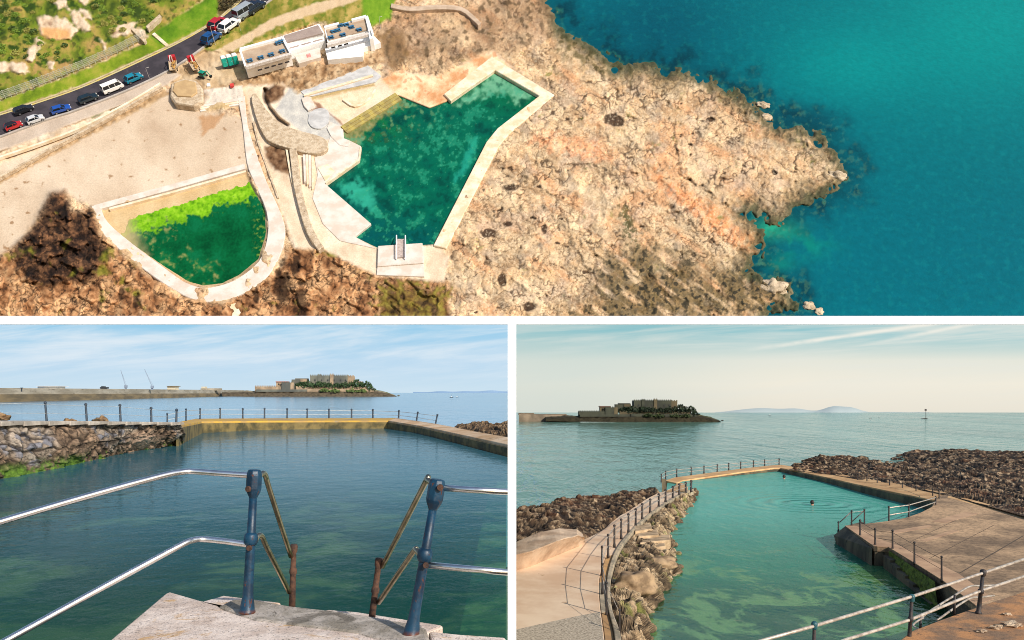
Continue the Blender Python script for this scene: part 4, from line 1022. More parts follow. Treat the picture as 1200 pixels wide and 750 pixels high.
def mixc(t, a, b): return a*(1-t[..., None])+b*t[..., None]
def path_slab(name, inner, outer, zb, mat, parent=None, bev=.03):
    """wall or walk with its own top outline (two 3-D edges) carried down to level zb"""
    a, b = [Vector(p) for p in inner], [Vector(p) for p in outer]; n = len(a)
    V = a+b+[Vector((p.x, p.y, zb)) for p in a]+[Vector((p.x, p.y, zb)) for p in b]; Fc = []
    for i in range(n-1):
        Fc += [(i, i+1, n+i+1, n+i), (2*n+i, 2*n+i+1, i+1, i), (n+i, n+i+1, 3*n+i+1, 3*n+i)]
    Fc += [(0, n, 3*n, 2*n), (n-1, 3*n-1, 4*n-1, 2*n-1)]
    o = mesh(name, V, Fc, mat, parent)
    weld(o, 1e-5)
    if bev: bevel(o, bev, 2)
    return o
def pool_mat(name, tint, murk, k_murk, bscale, bstr, bdist, stretch=(1, 1, 1), ring=None, rough=.03, pw=1.8, kr=1.0):
    """clear water: tinted see-through body with some murk, mirror-like by Fresnel, rippled"""
    m, nt, b = new_mat(name); nt.n.remove(b)
    v = pos(nt); vs = nt.vmul(v, stretch)
    h = nt.noise(vs, bscale, 3, .55, .5)
    h2 = nt.noise(vs, bscale*.22, 3, .5, .3)
    hh = nt.math('ADD', nt.math('MULTIPLY', h, .5), nt.math('MULTIPLY', h2, 1.3))
    if ring:
        (cx, cy, cz), wl, rad = ring
        sx, sy, sz = nt.xyz(v)
        dx, dy = nt.math('SUBTRACT', sx, cx), nt.math('SUBTRACT', sy, cy)
        rr = nt.math('SQRT', nt.math('ADD', nt.math('MULTIPLY', dx, dx), nt.math('MULTIPLY', dy, dy)))
        wv = nt.math('MULTIPLY', nt.math('SINE', nt.math('MULTIPLY', rr, 6.283/wl)), nt.mapr(rr, 0, rad, 1.0, 0))
        hh = nt.math('ADD', hh, nt.math('MULTIPLY', wv, .35))
    nrm = nt.bump(hh, bstr, bdist)
    fr = nt.new('ShaderNodeFresnel'); fr.inputs['IOR'].default_value = 1.33; nt.l.new(nrm, fr.inputs['Normal'])
    gl = nt.new('ShaderNodeBsdfGlossy'); gl.inputs['Roughness'].default_value = rough; nt.l.new(nrm, gl.inputs['Normal'])
    tr = nt.new('ShaderNodeBsdfTransparent'); tr.inputs[0].default_value = (*tint, 1)
    df = nt.new('ShaderNodeBsdfDiffuse'); nt.sock(df.inputs[0], murk(nt, v) if callable(murk) else murk); nt.l.new(nrm, df.inputs['Normal'])
    m1 = nt.new('ShaderNodeMixShader'); nt.sock(m1.inputs[0], k_murk(nt, v) if callable(k_murk) else k_murk)
    nt.l.new(tr.outputs[0], m1.inputs[1]); nt.l.new(df.outputs[0], m1.inputs[2])
    m2 = nt.new('ShaderNodeMixShader'); nt.l.new(nt.math('MULTIPLY', nt.math('POWER', fr.outputs[0], pw), kr), m2.inputs[0]); nt.l.new(m1.outputs[0], m2.inputs[1]); nt.l.new(gl.outputs[0], m2.inputs[2])
    nt.l.new(m2.outputs[0], nt.n['Material Output'].inputs[0])
    return m
def sea_mat(name, c1, c2, bscale, bstr, bdist, stretch, rough=.08, sc2=.02):
    m, nt, b = new_mat(name)
    v = pos(nt); vs = nt.vmul(v, stretch)
    nt.sock(b.inputs['Base Color'], nt.mix(nt.mapr(nt.noise(vs, sc2, 4, .6), .35, .65), c1, c2))
    b.inputs['Roughness'].default_value = rough; b.inputs['IOR'].default_value = 1.33
    h = nt.math('ADD', nt.noise(vs, bscale, 4, .6, .3), nt.math('MULTIPLY', nt.noise(vs, bscale*.17, 3, .5), 2.0))
    nt.sock(b.inputs['Normal'], nt.bump(h, bstr, bdist))
    return m
ZL = -2.9                                                     # water in the pool
XS = -.012                                                    # the two views part behind the post
wl = XS*1.0
# sea out to the horizon
m_seaL = sea_mat('open_sea', lin(84, 134, 164), lin(106, 156, 184), .55, .5, .5, (1, .35, 1), .12, .012)
sheet('sea', [(-9000, 30, -3.1), (-.09, 30, -3.1), (-27, 9000, -3.1), (-9000, 9000, -3.1)], [(0, 1, 2, 3)], m_seaL)
# pool water and floor
def murkL(nt, v):
    x, y, z = nt.xyz(v)
    far = nt.mapr(y, 10, 34)
    pat = nt.mapr(nt.noise(v, .42, 6, .66, .6), .49, .64)
    c = nt.mix(pat, lin(4, 74, 66), lin(84, 126, 88))
    c = nt.mix(nt.mapr(y, 16, 9.5, 0, .6), c, lin(22, 84, 58))
    return nt.mix(far, c, lin(64, 118, 132))
m_poolL = pool_mat('pool_water', (.30, .72, .60), murkL, lambda nt, v: nt.mapr(nt.xyz(v)[1], 10, 30, .64, .8), 4.6, .55, .03, (1, .8, 1), None, .04)
poolpts = [(-26, 5.2), (-.016, 5.2), (-.12, 38), (-9.8, 72), (-25, 66), (-30, 40)]
sheet('pool_water', [(x, y, ZL) for x, y in poolpts], [tuple(range(len(poolpts)))], m_poolL)
def floor_mat(name, stops, scale, stretch=(1, 1, 1)):
    m, nt, b = new_mat(name); v = nt.vmul(pos(nt), stretch)
    n = nt.noise(v, scale, 6, .62, .6); n2 = nt.noise(v, scale*5, 5, .65)
    k = nt.math('ADD', nt.math('MULTIPLY', n, .75), nt.math('MULTIPLY', n2, .25))
    nd = nt.new('ShaderNodeValToRGB'); el = nd.color_ramp.elements
    while len(el) < len(stops): el.new(.5)
    for e, (p, c) in zip(el, stops): e.position = p; e.color = (*c, 1)
    nt.l.new(k, nd.inputs[0]); nt.sock(b.inputs['Base Color'], nd.outputs[0]); b.inputs['Roughness'].default_value = .9
    return m
m_floorL = floor_mat('weedy_pool_floor', [(.40, lin(14, 50, 40)), (.5, lin(50, 98, 60)), (.55, lin(150, 160, 100)), (.64, lin(220, 212, 160))], .42)
sheet('pool_floor', [(x*1.05, y, ZL-.6) for x, y in [(-30, 3), (-.03, 3), (-.25, 40), (-10, 75), (-25, 70), (-32, 40)]], [tuple(range(6))], m_floorL)

# --- concrete landing at the head of the steps
def speckled(name, c1, c2, stain, dark, thr=.6):
    m, nt, b = new_mat(name); v = pos(nt)
    c = nt.mix(nt.mapr(nt.noise(v, 3.2, 6, .65, .5), .38, .62), c1, c2)
    c = nt.mix(nt.math('MULTIPLY', nt.mapr(nt.noise(v, 2.3, 5, .7, 1.0), .57, .66), .75), c, stain)
    c = nt.mix(nt.math('MULTIPLY', nt.mapr(nt.noise(v, 55, 3, .7), thr, thr+.1), .8), c, dark)
    c = nt.mix(nt.math('MULTIPLY', nt.mapr(nt.voro(v, 38), .10, .04), .6), c, (.9, .88, .84))
    nt.sock(b.inputs['Base Color'], c); b.inputs['Roughness'].default_value = .92; b.inputs['Specular IOR Level'].default_value = .25
    hh = nt.math('ADD', nt.noise(v, 60, 4, .7), nt.math('MULTIPLY', nt.noise(v, 7, 5, .6), 2))
    nt.sock(b.inputs['Normal'], nt.bump(hh, .9, .008)); return m
m_land = plain('speckled_pink_concrete', lin(248, 230, 216), .9, lin(206, 184, 168), 3.5, .9, .008, spots=lin(206, 160, 96), thr=.61, sscale=3.4, obj=False)
m_land2 = plain('patched_grey_concrete', lin(166, 156, 146), .9, lin(128, 118, 108), 5, .8, .012, spots=lin(76, 72, 64), thr=.6, sscale=5, obj=False)
ZP = -1.68
m_land = speckled('speckled_concrete', lin(240, 222, 208), lin(210, 188, 172), lin(206, 160, 96), lin(84, 72, 66), .56)
m_land2 = speckled('patched_kerb', lin(196, 184, 172), lin(146, 136, 122), lin(100, 92, 80), lin(52, 48, 44), .57)
def slabz(name, pts, z, dz, mat, parent=None, bev=.02):
    n = len(pts); V = [(x, y, z) for x, y in pts]+[(x, y, z-dz) for x, y in pts]
    tri = tessellate_polygon([[Vector((x, y, 0)) for x, y in pts]])
    Fc = [tuple(t) for t in tri]+[tuple(i+n for i in t) for t in tri]+[(i, (i+1) % n, (i+1) % n+n, i+n) for i in range(n)]
    o = mesh(name, V, Fc, mat, parent); weld(o, 1e-6)
    if bev: bevel(o, bev, 2)
    return o
t = empty('landing', (-1.5, 5.5, ZP-1.4), 'pale speckled concrete landing at the head of the pool steps, with grey patched kerb', 'landing')
g = lambda px, py: tuple(G(px, py, ZP))[:2]
slabz('top_slab', [(-3.1, 5.0), g(126, 752), g(194, 695), g(199, 693), g(255, 709), g(262, 714), g(300, 727), g(420, 742), g(470, 756), (-.8, 5.0)], ZP, .22, m_land, t)
slabz('kerb_patch', [g(255, 712), g(270, 704), g(296, 703), g(345, 712), g(400, 718), g(440, 724), g(478, 731), g(500, 737), g(505, 752), (-.6, 5.0), (-.78, 5.0), g(470, 757), g(420, 743), g(300, 728)], ZP+.012, .26, m_land2, t, .03)
slabz('right_kerb', [g(506, 750), g(502, 739), g(540, 743), (-.04, 5.86), (-.04, 5.0), (-.56, 5.0)], ZP-.004, .3, m_land, t)
slabz('foundation', [(-2.95, 5.1), g(134, 752), g(203, 699), g(250, 714), g(420, 728), g(478, 736), g(540, 748), (-.05, 5.75), (-.05, 5.0)], ZP-.2, 1.6, m_land2, t)
slabz('step', [g(199, 694.5), tuple(G(262, 697.5, ZP-.15))[:2], tuple(G(330, 706, ZP-.15))[:2], tuple(G(300, 716, ZP-.15))[:2], tuple(G(206, 698, ZP-.15))[:2]], ZP-.15, .9, m_land, t)
slabz('step', [tuple(G(380, 714, ZP-.16))[:2], tuple(G(418, 717, ZP-.16))[:2], tuple(G(520, 733, ZP-.16))[:2], tuple(G(500, 742, ZP-.16))[:2], tuple(G(400, 728, ZP-.16))[:2]], ZP-.16, .9, m_land, t)
# underwater steps going down to the pool
for k in range(2):
    slabz('step', [(-2.15-.05*k, 6.5), (-.72+.05*k, 6.2), (-.42+.1*k, 8.0+.65*k), (-1.9-.1*k, 8.7+.65*k)], ZP-.9-.4*k, .6, plain('algae_step%d' % k, lin(150, 150, 104), .9, lin(86, 110, 70), 1.5, .5, .02, obj=False), t)

# --- handrails
def blue_paint():
    m, nt, b = new_mat('chipped_blue_paint')
    v = pos(nt)
    c = nt.mix(nt.mapr(nt.noise(v, 9, 4), .4, .62), lin(12, 58, 84), lin(9, 40, 62))
    rust = nt.mapr(nt.noise(nt.vmul(v, (1, 1, .45)), 26, 6, .68, .5), .60, .64)
    c = nt.mix(rust, c, nt.mix(nt.noise(v, 60), lin(110, 58, 36), lin(62, 34, 26)))
    x, y, z = nt.xyz(v)
    foot = nt.math('MULTIPLY', nt.mapr(z, ZP+.05, ZP+.012), nt.mapr(nt.noise(v, 30), .3, .5))
    c = nt.mix(foot, c, lin(92, 50, 32))
    nt.sock(b.inputs['Base Color'], c); nt.sock(b.inputs['Roughness'], nt.mix(rust, (.45,)*3, (.9,)*3))
    nt.sock(b.inputs['Normal'], nt.bump(nt.math('ADD', nt.noise(v, 40, 4), nt.math('MULTIPLY', rust, -.6)), .5, .004))
    return m
m_blueP = blue_paint()
m_steel = plain('polished_steel_tube', (.92, .91, .9), .3, (.8, .78, .76), 14, 0, metal=1.0, obj=False)
m_brass = plain('weathered_steel_tube', (.52, .46, .34), .3, (.36, .3, .2), 12, 0, metal=1.0, obj=False)
m_rust = plain('rusty_iron', lin(96, 66, 50), .9, lin(58, 42, 36), 22, .8, .006, spots=lin(46, 62, 74), thr=.62, obj=False)
def lathe(axis0, axis1, prof, n=16):
    """profile [(t along axis 0..1 in metres, radius)] turned round the axis from axis0 towards axis1"""
    a = Vector(axis0); T = (Vector(axis1)-a).normalized(); b = MB()
    pts = [a+T*t for t, r in prof]
    U = T.cross(Vector((0, 1, 0))).normalized(); Wv = T.cross(U); V = []; Fc = []
    for p, (t_, r) in zip(pts, prof):
        V += [p+(U*math.cos(2*math.pi*k/n)+Wv*math.sin(2*math.pi*k/n))*r for k in range(n)]
    for i in range(len(pts)-1):
        for k in range(n): Fc.append((i*n+k, i*n+(k+1) % n, (i+1)*n+(k+1) % n, (i+1)*n+k))
    Fc.append(tuple(range(n))[::-1]); m = (len(pts)-1)*n; Fc.append(tuple(range(m, m+n)))
    return b.add(V, Fc)
def main_post(parent, b0, t0, facets=8):
    L = (t0-b0).length
    o = lathe(b0, t0, [(0, .062), (.012, .062), (.02, .056), (.07, .05), (.12, .041), (.2, .037), (.49*L, .034), (.79*L, .029)], 18).build('post', m_blueP, parent, True)
    T = (t0-b0).normalized()
    c = b0+T*(.505*L)
    boss = lathe(c-T*.05, c+T, [(0, .03), (.006, .042), (.025, .052), (.06, .054), (.085, .048), (.1, .034)], 14).build('collar', m_blueP, parent, True)
    h0 = b0+T*(.775*L)
    hd = lathe(h0, t0, [(0, .026), (.02, .034), (.06, .054), (.085, .06), (.185, .06), (.2, .057), (.222, .05), (.226, .042)], facets).build('head', m_blueP, parent)
    bevel(hd, .006, 2)
    return T, c, L
def disc(c, nrm, r, d_, mat, name, parent):
    nrm = Vector(nrm).normalized(); return MB().tube([c, c+nrm*d_], r, 14).build(name, mat, parent)
yA, yB = 6.46, 5.9
# left-hand rail
t = empty('handrail', G(289, 718, ZP), 'chipped blue post with bright steel rails sloping down left of the pool steps', 'handrail')
b0, t0 = P(289.5, 718, yA), P(298.5, 547, yA)
T, c, L = main_post(t, b0, t0)
disc(P(292, 573, yA-.05), (-.5, -1, 0), .022, .02, m_rust, 'socket', t); disc(P(293, 642, yA-.045), (-.2, -1, 0), .02, .02, m_rust, 'socket', t)
sm = lambda pts, n=6: curve3(pts, n)
MB().tube(sm([P(293, 557, yA), P(262, 555, yA), P(228, 552.5, yA), P(214, 553, 6.42), P(190, 557.5, 6.3), P(100, 582, 5.9), P(0, 611.5, 5.5), P(-40, 623, 5.35)]), .0225, 14).build('top_rail', m_steel, t, True)
MB().tube(sm([P(292, 638.5, yA), P(265, 634.5, yA), P(240, 632, yA), P(226, 633, 6.4), P(208, 641, 6.3), P(110, 694, 5.9), P(12, 748, 5.5), P(-30, 771, 5.35)]), .0225, 14).build('lower_rail', m_steel, t, True)
MB().tube(sm([P(303, 559, yA), P(307.5, 555, yA+.04), P(311, 557, yA+.1), P(316, 574, yA+.25), P(341, 652, 7.32)]), .021, 12).build('sloping_rail', m_brass, t, True)
MB().tube(sm([P(298, 636, yA), P(302.5, 628, yA+.04), P(307, 629, yA+.1), P(313, 642, yA+.25), P(339, 694, 7.32)]), .021, 12).build('sloping_rail', m_brass, t, True)
lathe(P(342, 720, 7.35), P(344.5, 637, 7.35), [(0, .03), (.3, .026), (.34, .026), (.36, .033), (.385, .033), (.4, .025), (.53, .023), (.545, .031), (.585, .034), (.605, .028)], 12).build('lower_post', m_rust, t, True)
# right-hand rail
t = empty('handrail', G(481, 745, ZP), 'chipped blue leaning post with level steel rails on the right of the pool steps', 'handrail')
b0, t0 = P(481.5, 746, yB), P(514, 557, yB)
T, c, L = main_post(t, b0, t0)
disc(P(516, 571, yB-.06), (.1, -1, 0), .022, .02, m_rust, 'socket', t); disc(P(499, 662, yB-.052), (.1, -1, 0), .02, .02, m_rust, 'socket', t)
MB().tube([P(516, 571.5, yB), P(560, 574.5, yB), P(597.5, 576.5, yB-.02)], .0225, 14).build('top_rail', m_steel, t, True)
MB().tube([P(500, 662, yB), P(560, 667.5, yB), P(597.5, 671, yB-.02)], .0225, 14).build('lower_rail', m_steel, t, True)
MB().tube(sm([P(508, 569, yB), P(501, 563, yB+.04), P(496.5, 569, yB+.15), P(448, 664, 6.75)]), .021, 12).build('sloping_rail', m_brass, t, True)
MB().tube(sm([P(494, 654, yB), P(488, 645, yB+.04), P(482, 650, yB+.15), P(444, 706, 6.75)]), .021, 12).build('sloping_rail', m_brass, t, True)
lathe(P(434.5, 735, 6.75), P(444.5, 654, 6.75), [(0, .028), (.24, .025), (.265, .025), (.28, .032), (.31, .032), (.325, .025), (.48, .023), (.49, .03), (.53, .033), (.55, .028)], 12).build('lower_post', m_rust, t, True)

# --- rough stone wall along the far side
m_rockL = vcol('wall_rock', .9, 7, .35, .9, .06)
pathL = [(-60, 499, 25), (0, 497.5, 30), (60, 497, 33.2), (100, 496.8, 36), (160, 497, 40.5), (212, 497.5, 45.5)]
topL = [P(*p) for p in pathL]
botL = [P(-60, 577, 24.8), P(0, 562, 28.5), P(60, 551, 32), P(110, 540, 36.5), P(150, 530, 41.5), P(214, 520.5, 48)]
midL = [a.lerp(b, .5)+Vector((.35, -.35, .05)) for a, b in zip(topL, botL)]
loL = [Vector((p.x, p.y, ZL-.4))+Vector((.5, -.4, 0)) for p in botL]
def colL(h, r1, r2, r3, vv, uu, V):
    st = lambda *c: np.array(lin(*c))
    # courses of squared stone near the top, broken natural rock below
    ia, ib, cv = BL['ia'], BL['ib'], BL['crev']
    c = mixc(np.clip(ib*.7+ia*.3, 0, 1), st(116, 98, 82), st(204, 188, 170))
    c = mixc(sst(.72, .78, ib)*.9, c, st(122, 122, 130))
    lowm = sst(.12, .36, vv+.5*r2+.25*np.sin(uu*17))
    c = mixc(lowm*.92, c, mixc(np.clip(.15+ib*.7+r3*.5, 0, 1), st(50, 37, 28), st(168, 138, 110)))
    c = mixc(np.clip(cv*1.1+.5*sst(.05, -.3, r1), 0, 1)*.88, c, st(34, 27, 22))
    pink = np.exp(-((uu-.78)/.06)**2-((vv-.45)/.2)**2)
    c = mixc(pink*.75, c, st(214, 182, 158))
    wk = sst(.45, .62, vv)*sst(.0, .2, r2+.5*r3+.30*(uu < .5)-.05)
    c = mixc(wk*.9, c, mixc(np.clip(.5+r3, 0, 1), st(44, 74, 26), st(104, 142, 44)))
    c = mixc(sst(.68, .8, vv)*.75, c, st(40, 42, 28))
    return c
t = empty('stone_wall', topL[2]+Vector((0, 0, -2)), 'rough stone and bedrock wall with green weed along the far left side of the pool', 'wall')
rock_patch('wall_face', [topL, midL, botL, loL], 340, 100, .24, 1.25, m_rockL, colL, t, up=(.8, -.6, .3), edge=.05, seed=2, cell=(1, .8, 1.7))
# flat coping stones
m_cope = plain('grey_coping', lin(190, 178, 164), .9, lin(150, 140, 128), 1.6, .5, .03, spots=lin(104, 94, 82), thr=.62, obj=False)
cin = resamp3([p+Vector((.25, -.15, .12)) for p in topL], 14); cou = resamp3([p+Vector((-2.2, .6, .12)) for p in topL], 14)
for k in range(13):
    a, b = Vector(cin[k]).lerp(Vector(cin[k+1]), .012), Vector(cin[k]).lerp(Vector(cin[k+1]), .988)
    c_, d_ = Vector(cou[k]).lerp(Vector(cou[k+1]), .012), Vector(cou[k]).lerp(Vector(cou[k+1]), .988)
    path_slab('coping_stone', [a, b], [c_, d_], a.z-.17, m_cope, t, .04)
# --- yellow lichened pool wall, far side and right side
m_lich = plain('yellow_lichen_wall', lin(206, 164, 66), .9, lin(176, 142, 88), .8, .5, .03, spots=lin(160, 144, 118), thr=.58, sscale=.5, obj=False)
m_dkw = plain('dark_tide_stain', lin(128, 110, 66), .85, lin(72, 66, 42), 1.2, .6, .04, spots=lin(120, 104, 66), thr=.62, obj=False)
inn = [P(*p) for p in ((207, 499, 46), (222, 496.5, 53), (236, 493.8, 61), (300, 493.2, 66), (380, 493, 68), (455, 492.8, 69))]
ou = [P(*p) for p in ((200, 496.5, 48.5), (214, 493.5, 56), (230, 490.6, 64.5), (300, 490.2, 70), (380, 490, 72), (464, 489.8, 73.5))]
inn2 = [P(*p) for p in ((455, 492.8, 69), (490, 498.5, 61.4), (512, 503, 55.6), (545, 510.2, 48), (597.5, 521.5, 39.3))]
ou2 = [P(*p) for p in ((464, 489.8, 73.5), (500, 494.7, 65), (525, 499, 58.6), (555, 505.2, 51), (597.5, 512.5, 42.5))]
t = empty('pool_wall', P(236, 494, 60), 'low yellow lichen covered pool wall across the far end below the breakwater', 'pool wall')
def drop(pts, dz, off=Vector((0, 0, 0))): return [p+Vector((0, 0, -dz))+off for p in pts]
path_slab('top_slab', inn, ou, -2.9, m_lich, t, .04)
path_slab('stained_face', drop(inn, .13, Vector((.02, -.12, 0))), drop(inn, .13, Vector((0, .3, 0))), -3.4, m_dkw, t, .03)
t = empty('pool_wall', P(512, 503, 56), 'pale concrete pool wall slanting towards the viewer on the right of the left view', 'pool wall')
m_palew = plain('pale_tan_wall', lin(218, 190, 158), .9, lin(190, 152, 110), .7, .4, .03, spots=lin(150, 128, 96), thr=.62, obj=False)  # pale tan concrete with browner spots
path_slab('top_slab', inn2, ou2, -2.9, m_palew, t, .04)
path_slab('stained_face', drop(inn2, .12, Vector((-.12, -.05, 0))), drop(inn2, .12, Vector((.3, .1, 0))), -3.4, m_dkw, t, .03)
# --- railing round the far side
m_ipost = plain('navy_iron', lin(36, 54, 72), .6, lin(56, 62, 70), 8, obj=False)
m_wire = plain('galvanised_wire', lin(196, 200, 200), .4, lin(160, 164, 166), 4, obj=False)
def post_rail(label, plist, r_post, r_wire, fr, name='railing', mat=None, wmat=None, ball=True, group=None):
    """plist: (px, py top, py base, depth); rails at fractions fr of the post height"""
    p0 = plist[0]; t = empty(name, P(p0[0], p0[2], p0[3]), label, 'railing', group)
    tops, bases = [], []
    for q in plist:
        px, a, b, y = q[:4]; lean = q[4] if len(q) > 4 else 0
        T_, B_ = P(px+lean, a, y), P(px, b, y); tops.append(T_); bases.append(B_)
        k = r_post*y/F
        m_ = MB().tube([B_-Vector((0, 0, .1)), B_, B_.lerp(T_, .12), B_.lerp(T_, .93), T_], [k*1.3, k*1.3, k, k*.9, k*.7], 8)
        o = m_.build('post', mat or m_ipost, t, True)
        if ball: MB().blob(T_, k*1.35, 8, 6).build('finial', mat or m_ipost, o, True, True) if False else MB().blob(T_, k*1.35, 8, 6).build('finial', mat or m_ipost, t, True)
    for f in fr:
        pts = [b.lerp(a, f) for a, b in zip(tops, bases)]
        MB().tube(pts, [r_wire*q[3]/F for q in plist], 6).build('rail', wmat or m_wire, t, True)
    return t
post_rail('navy iron posts and thin wires along the rough stone wall on the far left', [(-8, 470, 497.5, 29.2), (55, 472, 497, 33, -2), (102, 474, 497, 36.2, -1.5), (141.5, 475, 496.8, 39, -1), (177.5, 478.5, 497, 41.8, -.5), (206.5, 480.5, 497.5, 45, .5)], 1.35, .28, (.92, .5))
post_rail('iron posts and rails along the yellow far wall of the pool on the left', [(196, 485, 498, 47.5), (218, 479.8, 493.5, 57), (234.5, 479.4, 490.8, 64), (258, 479, 490.6, 66.5), (284.5, 479.3, 490.6, 68.5), (310, 479.2, 490.6, 70), (336.5, 479.4, 490.6, 71), (360, 479.8, 490.5, 72), (385.5, 480, 490.5, 72.3), (412, 480, 490.5, 72.8), (437, 480.4, 490.4, 73.2), (467, 481.6, 491, 72.5, .6), (488, 483.5, 494, 67.5, 1.6), (510, 486.3, 498.3, 62.5, 2.6)], .95, .3, (.9, .45))
# --- brown rocks beyond the walls
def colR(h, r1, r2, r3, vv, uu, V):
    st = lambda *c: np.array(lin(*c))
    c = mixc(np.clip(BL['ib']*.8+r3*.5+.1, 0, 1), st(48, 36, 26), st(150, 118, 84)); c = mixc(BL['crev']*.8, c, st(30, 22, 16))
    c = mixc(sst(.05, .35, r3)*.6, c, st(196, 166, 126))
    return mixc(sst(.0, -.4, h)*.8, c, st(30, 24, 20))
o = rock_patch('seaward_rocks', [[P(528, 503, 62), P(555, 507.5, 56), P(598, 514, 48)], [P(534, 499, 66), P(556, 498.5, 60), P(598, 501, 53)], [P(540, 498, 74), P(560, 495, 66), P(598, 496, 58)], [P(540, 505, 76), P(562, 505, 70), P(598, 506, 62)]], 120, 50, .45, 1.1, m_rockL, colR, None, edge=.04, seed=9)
tag(o, 'low brown weedy rocks beyond the pale slanting pool wall at the edge of the sea', 'rocks')
for i, (px, py, y, r, lb) in enumerate(((81, 497.5, 46, .17, 'smaller brown rock showing above the stone wall between two railing posts'), (118, 497.5, 50, .24, 'long brown rock showing above the stone wall beneath the railing'), (1, 497.5, 40, .26, 'brown rock above the stone wall at the left edge of the left view'))):
    o = MB().blob((0, 0, 0), (r*1.5, r, r*.75), 22, 14, .9, 20+i).build('rock', plain('brown_rock%d' % i, lin(150, 120, 84), .9, lin(84, 62, 44), 3, .8, .05), None, True); o.location = P(px, py, y); tag(o, lb, 'rock')
# --- breakwater and what stands on it
m_brk = plain('breakwater_stone', lin(172, 162, 144), .9, lin(138, 128, 110), .16, .8, .25, spots=lin(90, 80, 68), thr=.6, sscale=.5, obj=False, stretch=(1, .3, 2))
m_brk2 = plain('tide_stained_stone', lin(128, 110, 80), .9, lin(96, 84, 64), .2, .8, .25, obj=False, stretch=(1, .3, 2))
t = empty('breakwater', P(120, 469, 320), 'long grey stone breakwater wall stretching across the horizon on the left', 'breakwater')
u1 = [P(-60, 455.2, 262), P(0, 455.4, 276), P(120, 456.2, 372), P(200, 456.8, 500), P(288, 457.6, 800)]
l1 = [P(-60, 462.4, 261), P(0, 462, 275), P(120, 461.6, 371), P(200, 461.2, 499), P(288, 460.8, 799)]
l2 = [Vector((p.x*1.0, p.y-1.5, -3.4)) for p in l1]
bk = [p+Vector((-9, 4, 0)) for p in u1]
def loft(name, rows, mat, parent, sm=False):
    n = len(rows[0]); V = [p for r in rows for p in r]
    return mesh(name, V, [(j*n+i, j*n+i+1, (j+1)*n+i+1, (j+1)*n+i) for j in range(len(rows)-1) for i in range(n-1)], mat, parent, sm)
loft('upper_wall', [bk, u1, l1], m_brk, t); loft('lower_wall', [[p+Vector((.4, -.4, 0)) for p in l1], [p+Vector((1.2, -.6, 0)) for p in l2]], m_brk2, t)
loft('parapet', [[p+Vector((-2, 1, -.1)) for p in u1], [p+Vector((-2, 1, .22)) for p in u1], [p+Vector((-3, 1.5, .22)) for p in u1], [p+Vector((-3, 1.5, -.1)) for p in u1]], m_brk, t)
def blk(name, x0, x1, yt, yb, Y, D, mat, parent):
    a, b, c, d_ = P(x0, yb, Y), P(x1, yb, Y), P(x1, yt, Y), P(x0, yt, Y); k = Vector((0, D, 0))
    return MB().hexa([a, b, b+k, a+k, d_, c, c+k, d_+k]).build(name, mat, parent)
m_bw = plain('white_shed', lin(236, 236, 234), .6); m_bc = plain('cream_shed', lin(206, 196, 172), .7); m_bd = plain('dark_vehicle', lin(52, 56, 62), .5)
t = empty('harbour_shed', P(55, 455.7, 330), 'long low white shed on top of the breakwater', 'building'); blk('wall', 44, 67, 452.8, 456, 330, 6, m_bw, t); blk('roof', 42.5, 68, 452.2, 452.9, 329, 8, plain('pale_grey_roof', lin(214, 216, 218)), t)
t = empty('harbour_shed', P(200, 456, 520), 'small cream shed on top of the breakwater right of the cranes', 'building'); blk('wall', 196, 205, 453, 457, 520, 6, m_bc, t); blk('roof', 195.4, 205.6, 452.3, 453, 519, 8, m_brk2, t)
t = empty('harbour_shed', P(238, 456, 640), 'grey shed with a raised cabin near the seaward end of the breakwater', 'building'); blk('wall', 235, 256, 455, 457.6, 640, 8, m_brk, t); blk('cabin', 236, 240, 453, 455, 641, 5, m_bc, t)
t = empty('parked_truck', P(120, 455.5, 385), 'dark vehicle parked on the breakwater left of the nearer crane', 'vehicle'); blk('body', 117, 124, 453.6, 455.4, 385, 3, m_bd, t); blk('cab', 118.5, 121.5, 452.6, 453.6, 385.4, 2, m_glass, t); blk('wheels', 117.8, 123.4, 455.4, 456.4, 385.3, 2, m_tyre, t)
t = empty('beacon_post', P(25, 455.3, 300), 'small dark beacon post on the breakwater near the left edge', 'beacon'); blk('post', 24.4, 25.6, 455, 459, 273.5, .3, m_bd, t); blk('head', 23.8, 26.2, 454.2, 455, 273.5, .5, m_bd, t)
m_crane = plain('grey_crane_steel', lin(136, 148, 166), .6, obj=False)
def crane(lab, bx, by, tx, ty, Y):
    t = empty('harbour_crane', P(bx, by, Y), lab, 'crane')
    k = Y/F
    blk('cab', bx-1.6, bx+1.6, by-3.6, by-.6, Y-1, 2*k, m_crane, t); blk('base', bx-1.0, bx+1.0, by-.6, by+1.5, Y-.6, k*1.2, m_crane, t)
    A_, B_ = P(bx, by-3, Y), P(tx, ty, Y); b = MB()
    for dx, dy in ((-.55, 0), (.55, 0), (0, .55)):
        b.tube([A_+Vector((dx*k, 0, dy*k)), B_+Vector((dx*k*.4, 0, dy*k*.4))], .11*k, 5)
    for i in range(8):
        p, q = A_.lerp(B_, i/8), A_.lerp(B_, (i+1)/8); b.tube([p+Vector((-.5*k, 0, 0)), q+Vector((.5*k, 0, 0))], .1*k, 4)
    b.build('jib', m_crane, t)
    MB().tube([B_, B_+Vector((.2*k, 0, -.6*k)), P(bx+1.4, by-4, Y)], .09*k, 4).build('cable', m_crane, t)
crane('grey harbour crane with a raised jib, left of its pair', 147, 455, 141.5, 433.5, 430)
crane('grey harbour crane with a raised jib, right of its pair', 178, 455.5, 169.5, 433, 450)
